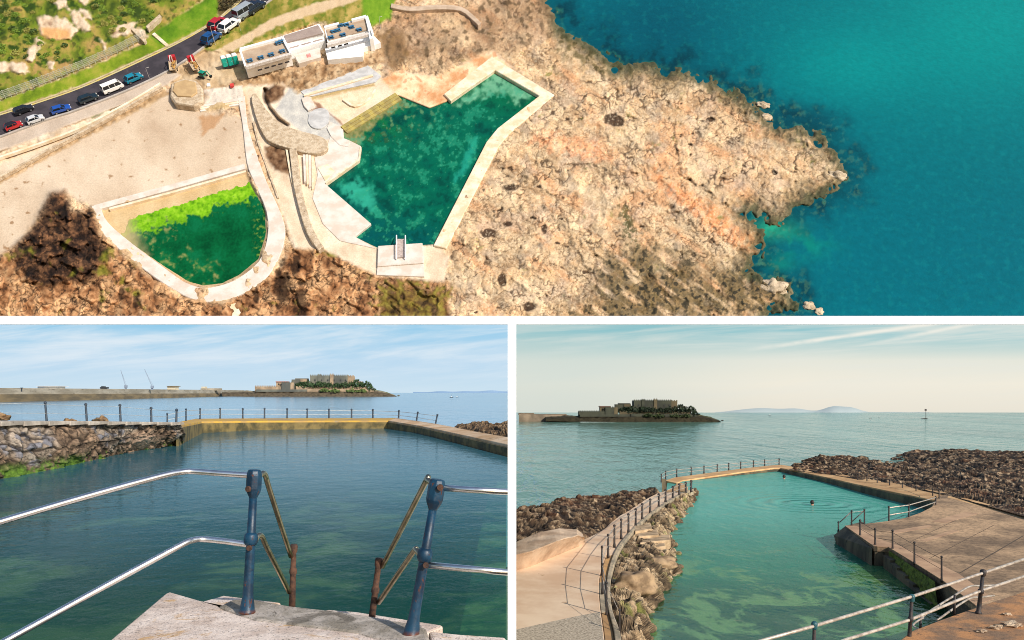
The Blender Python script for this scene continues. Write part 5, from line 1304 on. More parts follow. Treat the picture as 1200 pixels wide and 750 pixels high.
# --- castle island
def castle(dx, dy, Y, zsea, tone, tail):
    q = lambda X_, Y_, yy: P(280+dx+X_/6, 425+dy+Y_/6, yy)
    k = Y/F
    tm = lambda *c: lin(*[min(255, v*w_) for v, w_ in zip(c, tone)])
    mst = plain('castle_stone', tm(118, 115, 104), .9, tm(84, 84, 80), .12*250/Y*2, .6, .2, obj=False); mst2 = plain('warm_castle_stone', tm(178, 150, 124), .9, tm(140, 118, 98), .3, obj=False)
    mrf = plain('red_tile_roof', tm(168, 110, 92), .8); mdk = plain('castle_window', tm(48, 48, 52), .6)
    # island rock
    xs = np.linspace(-120, 1110, 130); 
    top = np.interp(xs, [-120, 0, 60, 100, 120, 370, 420, 700, 900, 960, 1030, 1090, 1110], [205, 200, 196, 200, 198, 196, 186, 178, 180, 190, 205, 226, 236])
    bot = np.interp(xs, [-120, 100, 600, 1110], [231, 235, 240, 241])
    rows = [[q(x, t_, Y+40*k) for x, t_ in zip(xs, top)], [q(x, t_+1, Y+14*k) for x, t_ in zip(xs, top)], [q(x, t_*.5+b_*.5, Y+3*k) for x, t_, b_ in zip(xs, top, bot)], [q(x, b_+5, Y) for x, b_ in zip(xs, bot)]]
    def ci(h, r1, r2, r3, vv, uu, V):
        st = lambda *c: np.array(tm(*c))
        c = mixc(np.clip(.5+r1*.9+r3*.8, 0, 1), st(34, 33, 30), st(92, 80, 66))
        c = mixc(.6*sst(.55, .35, vv)*sst(-.1, .2, r2+.2), c, st(170, 160, 140))
        c = mixc(sst(.40, .30, vv)*sst(.25, .4, uu)*.8, c, st(108, 118, 66))
        return c
    rock_patch('terrain', rows, 220, 40, 1.3*k, 1/(3.2*k), vcol('island_rock', .95, .4, .3), ci, None, up=(0, -.5, 1), edge=.03)['kind'] = 'structure'
    t = empty('castle', q(600, 180, Y+8*k), 'grey stone castle with a long battlemented keep on its rocky island, '+tail, 'castle')
    def bx(name, x0, x1, yt, yb, off, dep, m=mst, cren=0):
        b = MB(); a, b_, c, d_ = q(x0, yb, Y+off*k), q(x1, yb, Y+off*k), q(x1, yt, Y+off*k), q(x0, yt, Y+off*k); kk = Vector((0, dep*k, 0))
        b.hexa([a, b_, b_+kk, a+kk, d_, c, c+kk, d_+kk])
        if cren:
            w_ = (x1-x0)/(2*cren-1)
            for i in range(cren):
                e, f, g_, h_ = q(x0+2*i*w_, yt-.3, Y+off*k), q(x0+(2*i+1)*w_, yt-.3, Y+off*k), q(x0+(2*i+1)*w_, yt-7, Y+off*k), q(x0+2*i*w_, yt-7, Y+off*k); k2 = Vector((0, 1.2*k, 0))
                b.hexa([e, f, f+k2, e+k2, h_, g_, g_+k2, h_+k2])
        return b.build(name, m, t)
    bx('terrace_wall', 400, 900, 172, 200, 8, 4, mst2, 24); bx('mid_wall', 478, 640, 140, 180, 11, 3, mst, 10); bx('turret', 640, 664, 84, 180, 13, 4, mst2, 2); bx('turret', 556, 576, 86, 180, 13.2, 4, mst, 2); bx('gun_platform', 330, 372, 152, 190, 7.5, 6, mst, 4)
    bx('outer_wall', 112, 300, 168, 205, 8, 12, mst2 if tone[0] > .95 else mst, 16)
    bx('gatehouse', 262, 335, 138, 172, 12, 10, mst2, 0); bx('roof', 258, 338, 131, 138.5, 11.5, 11, mrf)
    bx('bastion', 300, 388, 140, 196, 7, 10, mst, 6); bx('bastion_face', 362, 386, 139.5, 195, 6.7, 10.5, mst2)
    bx('lodging', 370, 480, 118, 170, 18, 10, mst); bx('roof', 395, 476, 110, 118.5, 17.5, 11, plain('slate', tm(120, 116, 110), .7)); bx('gable', 432, 478, 116, 165, 17, 2, mst2)
    bx('keep', 500, 764, 91, 182, 14, 16, mst, 18); bx('round_tower', 764, 806, 95, 182, 15, 9, mst2, 3)
    bx('lower_wall', 540, 770, 160, 186, 9, 5, mst); bx('end_house', 826, 866, 132, 180, 14, 7, mst2); bx('rampart', 120, 480, 188, 205, 6, 4, mst); bx('rampart', 480, 945, 184, 204, 5, 4, mst2 if tone[0] > .95 else mst)
    for x in (530, 575, 620, 665, 710, 745): bx('window', x, x+9, 118, 130, 13.6, .6, mdk)
    for x in (275, 295, 315): bx('window', x, x+7, 146, 156, 11.6, .6, mdk)
    mlf = [plain('isle_leaf', tm(64, 88, 48), .8, tm(40, 60, 34), .6), plain('isle_leaf_light', tm(110, 124, 66), .8, tm(84, 102, 54), .6)]
    for i, (x, y, r, d__) in enumerate(((410, 158, 16, 12), (440, 150, 20, 14), (485, 150, 24, 11), (530, 158, 18, 9), (560, 150, 20, 8.5), (600, 152, 17, 8), (640, 156, 18, 8), (690, 155, 16, 8), (735, 155, 20, 8), (790, 152, 22, 10), (850, 152, 20, 9), (900, 152, 22, 10), (930, 178, 16, 7), (830, 128, 14, 16), (600, 180, 22, 5), (680, 182, 24, 5), (860, 184, 22, 5), (790, 184, 20, 5))):
        tr = empty('castle_tree', q(x, y+r, Y+d__*k), ('dark green bushy tree below the castle walls, ' if i < 14 else 'pale green low bush on the castle bank, ')+tail, 'tree', ('trees' if i < 14 else 'bushes')+' on the castle island, '+tail)
        rr = r/6*k*1.5
        c_ = leaf_crown(160, 90+i, (rr*1.2, rr, rr*(1.3 if i < 14 else .6)), rr*.26); c_.build('crown', mlf[0 if i < 14 else 1], tr, local=True)
        MB().tube([(0, 0, -rr), (0, 0, rr*.5)], rr*.1, 5).build('trunk', m_stem, tr, local=True)
    o = MB().blob((0, 0, 0), (1.3*k, 1*k, .8*k), 12, 8, .8, 3).build('rock', mst, None); o.location = q(1122, 238, Y); tag(o, 'tiny lone rock in the sea off the tip of the castle island, '+tail, 'rock')
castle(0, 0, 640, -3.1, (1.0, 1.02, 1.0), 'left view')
# far islands
m_far = plain('haze_tinted_land', lin(150, 178, 205), 1, lin(140, 170, 200), .002, obj=False, spec=0)  # pale blue base colour stands in for distance haze
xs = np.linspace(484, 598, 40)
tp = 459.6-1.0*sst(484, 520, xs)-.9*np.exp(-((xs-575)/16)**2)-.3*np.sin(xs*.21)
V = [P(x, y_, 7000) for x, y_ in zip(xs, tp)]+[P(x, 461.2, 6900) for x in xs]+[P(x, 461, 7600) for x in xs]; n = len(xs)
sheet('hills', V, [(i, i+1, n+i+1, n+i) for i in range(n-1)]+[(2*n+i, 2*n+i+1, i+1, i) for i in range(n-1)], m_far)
# --- boats on the horizon
def boat(px, py, Y, w_, lab, mast=True):
    k = Y/F*w_; t = empty('small_boat', P(px, py, Y), lab, 'boat')
    MB().add([(-k, 0, .0), (k, 0, 0), (k*1.25, 0, .35*k), (-k*1.05, -.3*k, .32*k), (k*.9, -.3*k, .33*k), (-k*1.05, .3*k, .32*k), (k*.9, .3*k, .33*k)], [(0, 1, 4, 3), (1, 0, 5, 6), (1, 2, 4), (2, 1, 6), (3, 4, 2, 6, 5), (0, 3, 5)]).build('hull', m_bd, t, local=True)
    MB().box(-.3*k, .35*k, -.2*k, .2*k, .33*k, .75*k).build('cabin', m_bw, t, local=True)
    if mast: MB().tube([(0, 0, .7*k), (0, 0, 1.9*k)], .05*k, 5).build('mast', m_bd, t, local=True)
boat(529, 466, 420, 2.0, 'small dark boat on the sea, left of two near the far islands')
boat(535.5, 465.6, 440, 1.6, 'small dark boat on the sea, right of two near the far islands', False)
# ================================================================ THE POOL FROM THE TERRACE (right of the stand)
ZR = -8.0
W0 = .012
m_seaR = sea_mat('pale_green_sea', lin(66, 116, 102), lin(98, 144, 128), .42, .8, .6, (1, .3, 1), .12, .03)
sheet('sea', [(.09, 30, -8.15), (1.04, 348, -8.15), (320, 348, -8.15), (200, 60, -8.15), (60, 26, -8.15), (.07, 24, -8.15)], [(0, 5, 4, 3, 2, 1)], m_seaR)
ring_c = G(952, 590, ZR)
def murkR(nt, v):
    x, y, z = nt.xyz(v)
    far = nt.mapr(y, 33, 62)
    near = nt.mapr(y, 30, 40)
    pat = nt.mapr(nt.noise(nt.vmul(v, (1, .8, 1)), .36, 6, .68, .7), .50, .58)
    c = nt.mix(near, lin(2, 70, 34), lin(10, 132, 98))
    c = nt.mix(nt.math('MULTIPLY', pat, nt.mapr(y, 48, 34)), c, lin(124, 172, 100))
    return nt.mix(far, c, lin(96, 190, 172))
m_poolR = pool_mat('turquoise_water', (.46, .84, .56), murkR, lambda nt, v: nt.mapr(nt.xyz(v)[1], 30, 60, .52, .72), 1.8, .9, .13, (1, .75, 1), (tuple(ring_c), 1.25, 9), .05, 1.35, .27)
g8 = lambda px, py, z=ZR: tuple(G(px, py, z))
V = [g8(735, 790), g8(745, 700), g8(770, 640), g8(780, 590), g8(782, 566), g8(915, 549.5), g8(1010, 570), g8(1125, 597), g8(1090, 700), g8(1170, 760), g8(1150, 800)]
sheet('pool_water', V, [tuple(range(len(V)))], m_poolR)
m_floorR = floor_mat('green_pool_floor', [(.42, lin(10, 62, 40)), (.50, lin(34, 104, 62)), (.55, lin(150, 180, 96)), (.63, lin(226, 226, 150))], .40)
V = [g8(700, 800, ZR), g8(740, 560, ZR), g8(915, 547, ZR), g8(1190, 590, ZR), g8(1260, 780, ZR)]
sheet('pool_floor', [(x, y, ZR-1.2) for x, y, z in V], [(0, 1, 2, 3, 4)], m_floorR)

# --- walkway on the left with its kerb
m_walk = plain('peach_concrete', lin(232, 204, 172), .9, lin(208, 172, 138), .35, .35, .01, spots=lin(176, 140, 106), thr=.64, sscale=.9, obj=False)
m_walkc = plain('pebbled_concrete', lin(208, 192, 168), .9, lin(156, 140, 120), 14, .8, .02, spots=lin(84, 76, 66), thr=.6, sscale=14, obj=False)
m_och = plain('ochre_stained_slab', lin(198, 152, 96), .9, lin(160, 124, 84), 1.1, .5, .01, spots=lin(188, 98, 50), thr=.64, obj=False)
m_kerbR = plain('grey_green_kerb', lin(178, 160, 132), .9, lin(126, 116, 98), 1.4, .5, .02, spots=lin(84, 80, 68), thr=.6, obj=False)
ZW = -7.0
zw = lambda y: ZW-.25*float(sst(34, 60, y))
def GW(px, py, dz=0.0):
    p = G(px, py, ZW)
    for _ in range(3): p = G(px, py, zw(p.y)+dz)
    return p
t = empty('walkway', GW(690, 660), 'peach concrete walkway curving along the left side of the turquoise pool', 'walkway'); t['kind'] = 'structure'
for key in ('label', 'category'): del t[key]
wl_ = [(560, 800), (560, 720), (560, 672), (600, 663), (640, 651), (676, 636), (706, 621), (722, 607), (737, 598), (757, 585), (772, 577)]
wr_ = [(712, 800), (708, 745), (703, 708), (702, 682), (706, 664), (714, 644), (726, 630), (742, 616), (762, 600), (783, 587), (802, 577)]
L_ = [p for p in resamp3(curve3([GW(*p) for p in wl_], 5), 60)]; R_ = [p for p in resamp3(curve3([GW(*p) for p in wr_], 5), 60)]
path_slab('path_slab', R_, L_, -9.5, m_walk, t, .03)
# outer ochre band beside the rail and kerb
kin = [(722, 800), (719.5, 745), (712, 712), (711, 679), (719, 650), (733, 629), (757, 605), (790, 582), (809, 574)]
kout = [(731, 800), (727.5, 745), (717, 712), (716, 679), (725, 648), (739, 627), (762, 604), (796, 581), (813, 573.5)]
kI = resamp3(curve3([GW(*p) for p in kin], 6), 60); kO = resamp3(curve3([GW(*p) for p in kout], 6), 60)
RB = resamp3([Vector(p)+Vector((.012, 0, 0)) for p in R_], 60)
t = empty('kerb_band', GW(711, 700), None, None); t['kind'] = 'structure'; t.name = 'pavement'
for a, b in ((0, 9), (9, 15), (15, 22), (22, 59)):
    path_slab('band_slab', [Vector(p)+Vector((0, 0, -.03)) for p in kI[a:b+1]], [Vector(p)+Vector((0, 0, .004)) for p in RB[a:b+1]], -9.4, [m_och, m_kerbR, m_och, m_walk][(0, 9, 15, 22).index(a)], t, .015)
o = path_slab('kerb', [Vector(p)+Vector((0, 0, .03)) for p in kO], [Vector(p)+Vector((.01, 0, .06)) for p in kI], -9.3, m_kerbR, None, .03); tag(o, kind='structure')
# strip of pebbled concrete across the foot of the walkway
pq = [GW(566, 762), GW(600, 739), GW(640, 730), GW(672, 723), GW(703, 717), GW(707, 745), GW(712, 800), GW(560, 800)]
tag(slabz('pavement', [(p.x, p.y) for p in pq], ZW+.006, .05, m_walkc, None, .004), kind='structure')
# --- rock bank between walkway and pool
m_rockR = vcol('bank_rock', .92, 9, .35, 1.0, .05)
m_rockD = vcol('weedy_rock', .8, 5, .5, 1.0, .08)
def colBank(h, r1, r2, r3, vv, uu, V):
    st = lambda *c: np.array(lin(*c))
    ia, ib, cv = BL['ia'], BL['ib'], BL['crev']
    c = mixc(np.clip(ib*.7+r2*.6+r3*.4+.1, 0, 1), st(104, 82, 60), st(206, 178, 140))
    c = mixc(sst(.2, .45, r3+.2*r1)*.5, c, st(218, 198, 166))
    c = mixc(sst(.62, .8, ia)*.6, c, st(84, 68, 50))
    c = mixc(np.clip(cv*1.2, 0, 1)*.92, c, st(34, 27, 21))
    c = mixc(sst(.12, .3, fbm(V[..., 0]*.7, V[..., 1]*.7, 9, 4))*.75, c, st(62, 50, 38))
    c = mixc(sst(.0, .25, r2+.25*r3)*sst(.35, .7, vv)*.6, c, st(70, 58, 42))
    c = mixc(sst(.2, .4, fbm(V[..., 0]*.9, V[..., 1]*.9, 3, 3))*.6, c, st(120, 124, 58))
    c = mixc(sst(.72, .9, vv)*.85, c, st(48, 46, 34))
    return c
tb_ = [Vector(p)+Vector((.03, 0, -.12)) for p in kO]
wtr = [(755, 800), (762, 748), (763, 722), (775, 700), (788, 681), (796, 660), (794, 643), (788, 628), (800, 609), (812, 589), (818, 576)]
wb = resamp3(curve3([G(px, py, ZR) for px, py in wtr], 5), 60)
m1_ = [Vector(a).lerp(Vector(b), .45)+Vector((0, 0, .30)) for a, b in zip(tb_, wb)]
lo_ = [Vector(b)+Vector((.35, -.1, -.8)) for b in wb]
t = empty('rock_bank', G(770, 690, ZR), 'tan broken rock bank with dark crevices between the curved walkway and the pool', 'rocks')
rock_patch('bank_face', [tb_, m1_, [Vector(p) for p in wb], lo_], 380, 120, .5, 1.35, m_rockR, colBank, t, up=(.7, -.4, .6), edge=.06, seed=31)
m_ledge = plain('worn_stone_step', lin(172, 144, 110), .9, lin(116, 94, 70), 2, .6, .03, spots=lin(96, 80, 60), thr=.62, obj=False)
m_stepR = plain('pale_worn_step', lin(196, 168, 132), .9, lin(150, 126, 96), 2, .6, .03, spots=lin(110, 92, 70), thr=.63, obj=False)
t2 = empty('stone_steps', G(765, 645, ZR+.6), 'worn pale stone steps cut into the rock bank below the walkway railing', 'steps')
for k, (x0, y0, x1, y1, z) in enumerate(((744, 627, 764, 624, -7.25), (748, 633.5, 772, 631, -7.38), (750, 641, 786, 637, -7.5), (752, 648, 780, 644.5, -7.62), (752, 655.5, 776, 651, -7.74))):
    a, b = G(x0, y0, z), G(x1, y1, z); c_, d_ = G(x1-1, y1-6.5, z), G(x0-2, y0-6, z)
    bevel(slabz('step', [(p.x, p.y) for p in (a, b, c_, d_)], z+.2, .9, m_stepR, t2, 0), .05, 2)
b_ = MB().blob((0, 0, 0), (.8, .7, .5), 30, 20, .4, 61); o = b_.build('rock', m_ledge, None, True); o.location = G(744, 704, -7.75); tag(o, 'large smooth tan boulder low in the rock bank beside the near water', 'rock')
b_ = MB().blob((0, 0, 0), (.8, .6, .3), 26, 18, .4, 64); o = b_.build('rock', m_ledge, None, True); o.location = G(772, 670, -7.9); tag(o, 'flat pale slab of rock at the waterline just below the stone steps', 'rock')
# --- rocks on the seaward side of the walkway
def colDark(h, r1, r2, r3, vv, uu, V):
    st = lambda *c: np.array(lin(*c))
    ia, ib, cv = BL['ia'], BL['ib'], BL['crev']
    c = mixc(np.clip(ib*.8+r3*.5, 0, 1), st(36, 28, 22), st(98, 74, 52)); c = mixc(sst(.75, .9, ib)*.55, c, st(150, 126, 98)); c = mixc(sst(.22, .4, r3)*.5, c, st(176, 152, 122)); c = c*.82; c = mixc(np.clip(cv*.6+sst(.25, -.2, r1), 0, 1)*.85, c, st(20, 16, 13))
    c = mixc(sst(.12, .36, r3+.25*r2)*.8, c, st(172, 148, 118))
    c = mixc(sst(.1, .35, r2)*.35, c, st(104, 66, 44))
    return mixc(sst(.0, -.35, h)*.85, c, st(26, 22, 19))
rowsL = [[GW(*p)+Vector((.1, 0, -.05)) for p in ((560, 664), (610, 655), (645, 644), (674, 636), (700, 622), (722, 607), (740, 596), (758, 584), (772, 577))],
         [P(560, 622, 41), P(606, 612, 42), (P(650, 606, 44)), P(685, 602, 47), P(708, 597, 50), P(726, 592, 53), P(742, 585, 57), P(758, 578, 61), P(771, 574, 64)],
         [P(560, 606, 48), P(606, 600, 49), P(636, 591, 51), P(676, 584.5, 54), P(704, 583, 57), P(724, 579, 60), P(742, 576, 63), P(758, 574, 66), P(770, 573, 68)],
         [P(560, 612, 53), P(606, 606, 54), P(636, 602, 56), P(676, 597, 59), P(704, 592, 62), P(724, 588, 65), P(742, 584, 68), P(758, 580, 71), P(770, 577, 73)]]
rowsL = [[Vector((max(p.x, .004*p.y), p.y, p.z)) for p in r] for r in rowsL]
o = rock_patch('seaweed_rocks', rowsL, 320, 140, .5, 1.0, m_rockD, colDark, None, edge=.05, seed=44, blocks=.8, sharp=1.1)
tag(o, 'dark brown weedy rocks between the left walkway and the open sea', 'rocks')
m_sand = plain('tan_boulder', lin(202, 176, 148), .9, lin(164, 136, 110), .7, .5, .05, spots=lin(120, 94, 72), thr=.66, sscale=1.6, obj=False)
rowsB = [[GW(596, 669), GW(622, 664), GW(650, 652), GW(679, 640), GW(686, 634)], [P(596, 650, 33), P(624, 645, 33.5), P(652, 634, 35), P(676, 628, 37), P(684, 629, 38)],
         [P(596, 636, 36), P(630, 625, 37), P(655, 620, 38.5), P(676, 620, 40), P(682, 624, 41)], [P(596, 650, 42), P(630, 640, 42), P(655, 634, 42), P(676, 630, 43), P(682, 628, 44)]]
rowsB = [[Vector((max(p.x, .004*p.y), p.y, p.z)) for p in r] for r in rowsB]
o = rock_patch('sandstone_boulder', rowsB, 90, 50, .16, .5, m_sand, lambda h, *a: np.ones(h.shape+(3,)), None, edge=.1, seed=3, blocks=.25)
tag(o, 'big smooth peach sandstone boulder beside the walkway, below the weedy rocks', 'rock')

# --- sea walls round the far end
m_wallR = plain('amber_concrete_wall', lin(216, 174, 122), .9, lin(184, 140, 92), .5, .4, .02, spots=lin(140, 108, 72), thr=.62, obj=False)
m_wface = plain('dark_wet_wall', lin(110, 96, 70), .8, lin(64, 58, 44), .9, .6, .05, spots=lin(122, 108, 80), thr=.64, obj=False, stretch=(1, 1, .35))
fi = [P(793, 566, 74.5), P(800, 562.8, 77), P(830, 558.5, 79.5), P(870, 552.8, 83), P(907, 548.3, 86.5), P(915, 548.2, 86.5)]
fo = [P(779, 563, 76), P(790, 559.5, 79), P(830, 554.2, 83), P(870, 549, 86.5), P(905, 545.2, 90), P(916, 544.6, 90.5)]
t = empty('pool_wall', P(850, 555, 81), 'amber concrete sea wall across the far end of the turquoise pool', 'pool wall')
path_slab('top_slab', fi, fo, -8.6, m_wallR, t, .04); path_slab('wall_face', drop(fi, .13, Vector((.03, -.16, 0))), drop(fi, .13, Vector((0, .3, 0))), -8.8, m_wface, t, .03)
cn = [P(774, 577, 65.5), P(789, 571, 70), P(794, 566, 74.4)]; cn2 = [P(806, 575, 63.5), P(806, 570.5, 69.5), P(800, 566, 74.2)]
path_slab('link_slab', cn2, cn, -9, m_wallR, t, .04)
o = MB().hexa([tuple(P(776, 578, 66)), tuple(P(781, 577, 66)), tuple(P(781, 577, 67.5)), tuple(P(776, 578, 67.5)), tuple(P(775.5, 561, 66.3)), tuple(P(780.5, 561.5, 66.3)), tuple(P(780.5, 561.5, 67.8)), tuple(P(775.5, 561, 67.8))]).build('buttress', m_wface, t)
ri = [P(914, 548.2, 86.6), P(940, 553.2, 81), P(970, 559.5, 75.6), P(1000, 566.5, 70), P(1040, 575, 64), P(1070, 581, 60.5), P(1095, 586.5, 57.2)]
ro = [P(916, 544.6, 90.5), P(945, 549.2, 85), P(976, 554, 79.6), P(1008, 559.5, 74.5), P(1050, 566.5, 68), P(1085, 572, 63.5), P(1113, 578, 60)]
t = empty('pool_wall', P(1000, 566, 70), 'amber topped pool wall with a dark face along the right side of the pool', 'pool wall')
path_slab('top_slab', ri, ro, -8.6, m_wallR, t, .04); path_slab('wall_face', drop(ri, .1, Vector((-.12, -.1, 0))), drop(ri, .1, Vector((.3, 0, 0))), -8.8, m_wface, t, .03)
# --- broad concrete deck on the right
ZD = -7.1
def deck_mat():
    m, nt, b = new_mat('worn_brown_deck'); v = pos(nt)
    n = nt.noise(v, .22, 5, .6, .5); n2 = nt.noise(v, 5, 5, .7)
    c = nt.mix(nt.mapr(n, .38, .62), lin(204, 168, 130), lin(138, 114, 90))
    c = nt.mix(nt.math('MULTIPLY', nt.mapr(n2, .42, .62), .5), c, lin(72, 62, 52))
    c = nt.mix(nt.math('MULTIPLY', nt.mapr(nt.noise(v, 14, 4, .7), .6, .68), .6), c, lin(52, 46, 42))
    nt.sock(b.inputs['Base Color'], c); b.inputs['Roughness'].default_value = .92; b.inputs['Specular IOR Level'].default_value = .25
    nt.sock(b.inputs['Normal'], nt.bump(n2, .5, .02)); return m
m_deck = deck_mat()
m_dwall = plain('streaked_dark_wall', lin(122, 106, 82), .85, lin(66, 58, 46), .6, .8, .06, spots=lin(40, 36, 30), thr=.6, sscale=1.3, obj=False, stretch=(1, 1, .4))
m_algae = plain('green_weed_growth', lin(190, 206, 96), .9, lin(120, 150, 60), 1.6, .9, .06, spots=lin(140, 140, 84), thr=.63, obj=False)
gd = lambda px, py, z=ZD: tuple(G(px, py, z))[:2]
deck = [gd(990, 616), gd(1024, 640), gd(1041, 641), gd(1074, 661), gd(1106, 681), gd(1143, 709), gd(1165, 740), gd(1300, 740), gd(1300, 628), gd(1200, 603), gd(1150, 589), gd(1113, 579), gd(1104, 580), gd(1097, 585), gd(1092, 594), gd(1078, 601), gd(1062, 606.5), gd(1040, 610.5), gd(1012, 614)]
t = empty('deck', (*gd(1100, 640), ZD), None); t['kind'] = 'structure'; t.name = 'pavement'
slabz('deck_slab', deck, ZD, .25, m_deck, t, .03)
ins = lambda pts, k: [(p[0]+k[0], p[1]+k[1]) for p in pts]
edge_o = [gd(990, 616), gd(1024, 640), gd(1041, 641), gd(1074, 661), gd(1106, 681), gd(1143, 709)]
edge_i = [gd(1004, 616.5), gd(1034, 633), gd(1056, 640), gd(1088, 655), gd(1123, 672), gd(1165, 702)]
m_dkj = plain('joint_filler', lin(92, 76, 60), .9, obj=False)
m_edge = plain('pink_edging', lin(198, 160, 124), .9, lin(168, 132, 102), .8, .4, .01, spots=lin(120, 96, 76), thr=.64, obj=False)
path_slab('edge_band', [Vector((*p, ZD+.005)) for p in edge_o], [Vector((*p, ZD+.005)) for p in edge_i], ZD-.06, m_edge, t, .004)
eo2 = [gd(1300, 627), gd(1200, 602.6), gd(1150, 588.6), gd(1113, 578.7)]; ei2 = [gd(1300, 633), gd(1200, 608), gd(1150, 594), gd(1110, 583)]
path_slab('edge_band', [Vector((*p, ZD+.006)) for p in eo2], [Vector((*p, ZD+.006)) for p in ei2], ZD-.06, m_wallR, t, .004)
for q in ([(1092, 611), (1131, 600), (1147, 602), (1108, 613)], [(1045, 622), (1090, 615), (1092, 617.5), (1047, 626)], [(1078, 633), (1120, 620), (1124, 622.5), (1085, 634.5)]):
    slabz('patch', [gd(*p) for p in q], ZD+.004+.002*q[0][0]/1000, .03, m_edge, t, 0)
for q in ([(1056, 640), (1057.5, 639.7), (1128, 606), (1126.5, 606.3)], [(1088, 655), (1090, 654.5), (1166, 615), (1164.5, 615.3)], [(1123, 672), (1126, 671.5), (1200, 628), (1198, 628)]):
    slabz('joint', [gd(*p) for p in q], ZD+.005, .03, m_dkj, t, 0)
wl2 = [Vector((*p, ZD-.25)) for p in edge_o]
t = empty('quay_wall', (*gd(1040, 641), ZR), 'dark streaked quay wall with green weed below the brown deck', 'wall')
wf = [Vector((p[0]+.04, p[1]+.04, ZD-.02)) for p in edge_o]
path_slab('wall_face', wf, [p+Vector((1.5, 1.5, 0)) for p in wf], ZR-1.4, m_dwall, t, 0)
ci_ = [gd(1012, 614), gd(1040, 610.5), gd(1062, 606.5), gd(1078, 601), gd(1092, 594), gd(1097, 585)]
path_slab('curved_face', [Vector((x-.02, y+.03, ZD-.02)) for x, y in ci_], [Vector((x+.8, y-.6, ZD-.03)) for x, y in ci_], ZR-1.4, m_wface, t, 0)
tipw = [gd(990, 616), gd(1012, 614)]
# sloping slipway under the corner
A0_, A1_, A2_ = Vector((*gd(989.5, 616), ZD-.06)), G(977, 627.5, ZR+.35), G(980, 640, ZR-.2)
MB().add([tuple(A0_), tuple(A1_), tuple(G(984, 650, ZR-.4)), (*gd(1022, 641), ZR-.6), (*gd(1022, 640), ZD-.12), tuple(A1_+Vector((.9, 1.2, 0))), (*gd(1010, 614.5), ZD-.06), (*gd(1020, 613), ZR-.6), tuple(A2_+Vector((.8, 1.6, -.4)))],
    [(0, 1, 2, 3, 4), (0, 6, 5, 1), (1, 5, 8, 2), (0, 4, 6), (5, 6, 7, 8)]).build('sloping_end', m_dwall, t)
# ramp of stone and weed stuck to the wall
def along(px, py, z, out_=.0): return G(px, py, z)
e0, e1 = Vector((*gd(1041, 641), ZD)), Vector((*gd(1143, 709), ZD)); dr = (e1-e0).normalized(); nr = Vector((-abs(dr.y), -abs(dr.x), 0)).normalized()
if nr.dot(Vector((-1, -1, 0))) < 0: nr = -nr
def wallpt(s, dz, o_): return e0+dr*s+nr*o_+Vector((0, 0, dz))
Lw = (e1-e0).length
for name, s0, s1, z0_, z1_, o_, m in (('stair_ledge', .25, Lw*.75, -.22, -.98, .32, m_dwall),):
    for k in range(7):
        a, b = s0+(s1-s0)*k/7, s0+(s1-s0)*(k+1)/7; za = z0_+(z1_-z0_)*(k+1)/7
        MB().hexa([wallpt(a, -1.6, 0), wallpt(b, -1.6, 0), wallpt(b, -1.6, o_), wallpt(a, -1.6, o_), wallpt(a, za, -.03), wallpt(b, za, -.03), wallpt(b, za, o_), wallpt(a, za, o_)]).build('step', m_dwall, t)
rw = [[wallpt(s, -.12, .03) for s in np.linspace(.2, Lw*.62, 12)], [wallpt(s, -.45, .14) for s in np.linspace(.5, Lw*.66, 12)], [wallpt(s, -.95, .2) for s in np.linspace(1.0, Lw*.7, 12)]]
rock_patch('weed', rw, 90, 30, .12, 1.6, vcol('weed_cover', .95, 12, .4, .8, .03), lambda h, r1, r2, r3, vv, uu, V: mixc(np.clip(.5+r3*1.5+r1*.5, 0, 1), np.array(lin(44, 52, 28)), np.array(lin(116, 128, 56))), t, up=tuple(nr), edge=.1, seed=12)
# sunken green ledge
led = [(976, 800), (966, 750), (985, 720), (1008, 689), (1014, 688), (1030, 718), (1050, 752), (1070, 800)]
o = slabz('sunken_ledge', [gd(px, py, ZR-.22) for px, py in led], ZR-.22, 1.2, m_algae, None, .05); tag(o, 'green weed covered ledge under the water beside the quay wall', 'ledge')
for s_ in ([(1018, 702), (1020, 701), (1060, 790), (1056, 790)], ):
    o = slabz('ledge_kerb', [gd(px, py, ZR-.14) for px, py in s_], ZR-.14, .3, plain('dark_green_slime', lin(60, 78, 36), .9, lin(34, 48, 26), 3, obj=False), None, .02); tag(o, 'narrow dark slimy kerb along the sunken green ledge', 'ledge')
# --- weedy rock field on the right
rowsF = [[P(925, 550.6, 83), P(976, 556.5, 77.5), P(1010, 563, 72), P(1050, 569, 67), P(1085, 574.5, 62), P(1114, 581, 58.5), P(1150, 591, 53.5), P(1200, 605, 48), P(1300, 630, 41)],
         [P(925, 548.5, 88), P(970, 550, 86), P(1010, 553, 83), P(1050, 556, 80), P(1090, 560, 77), P(1120, 564, 74), P(1155, 569, 70), P(1210, 577, 66), P(1310, 590, 60)],
         [P(926, 546.5, 93), P(965, 541, 96), P(1010, 544, 96), P(1050, 543, 96), P(1090, 542, 96), P(1125, 542, 94), P(1160, 545, 92), P(1220, 548, 90), P(1320, 552, 86)],
         [P(928, 544.5, 97), P(962, 534.5, 104), P(1002, 535.5, 108), P(1030, 540, 110), P(1064, 530, 112), P(1118, 527, 112), P(1165, 529, 110), P(1230, 531, 108), P(1330, 533, 104)],
         [P(930, 548, 104), P(962, 541, 114), P(1002, 541, 118), P(1030, 543, 121), P(1064, 537, 124), P(1118, 534, 125), P(1165, 535, 124), P(1240, 537, 122), P(1340, 540, 118)]]
o = rock_patch('seaweed_rocks', rowsF, 560, 260, .6, .72, m_rockD, colDark, None, edge=.03, seed=77, cell=(1, .7, 1), blocks=.8, sharp=1.1)
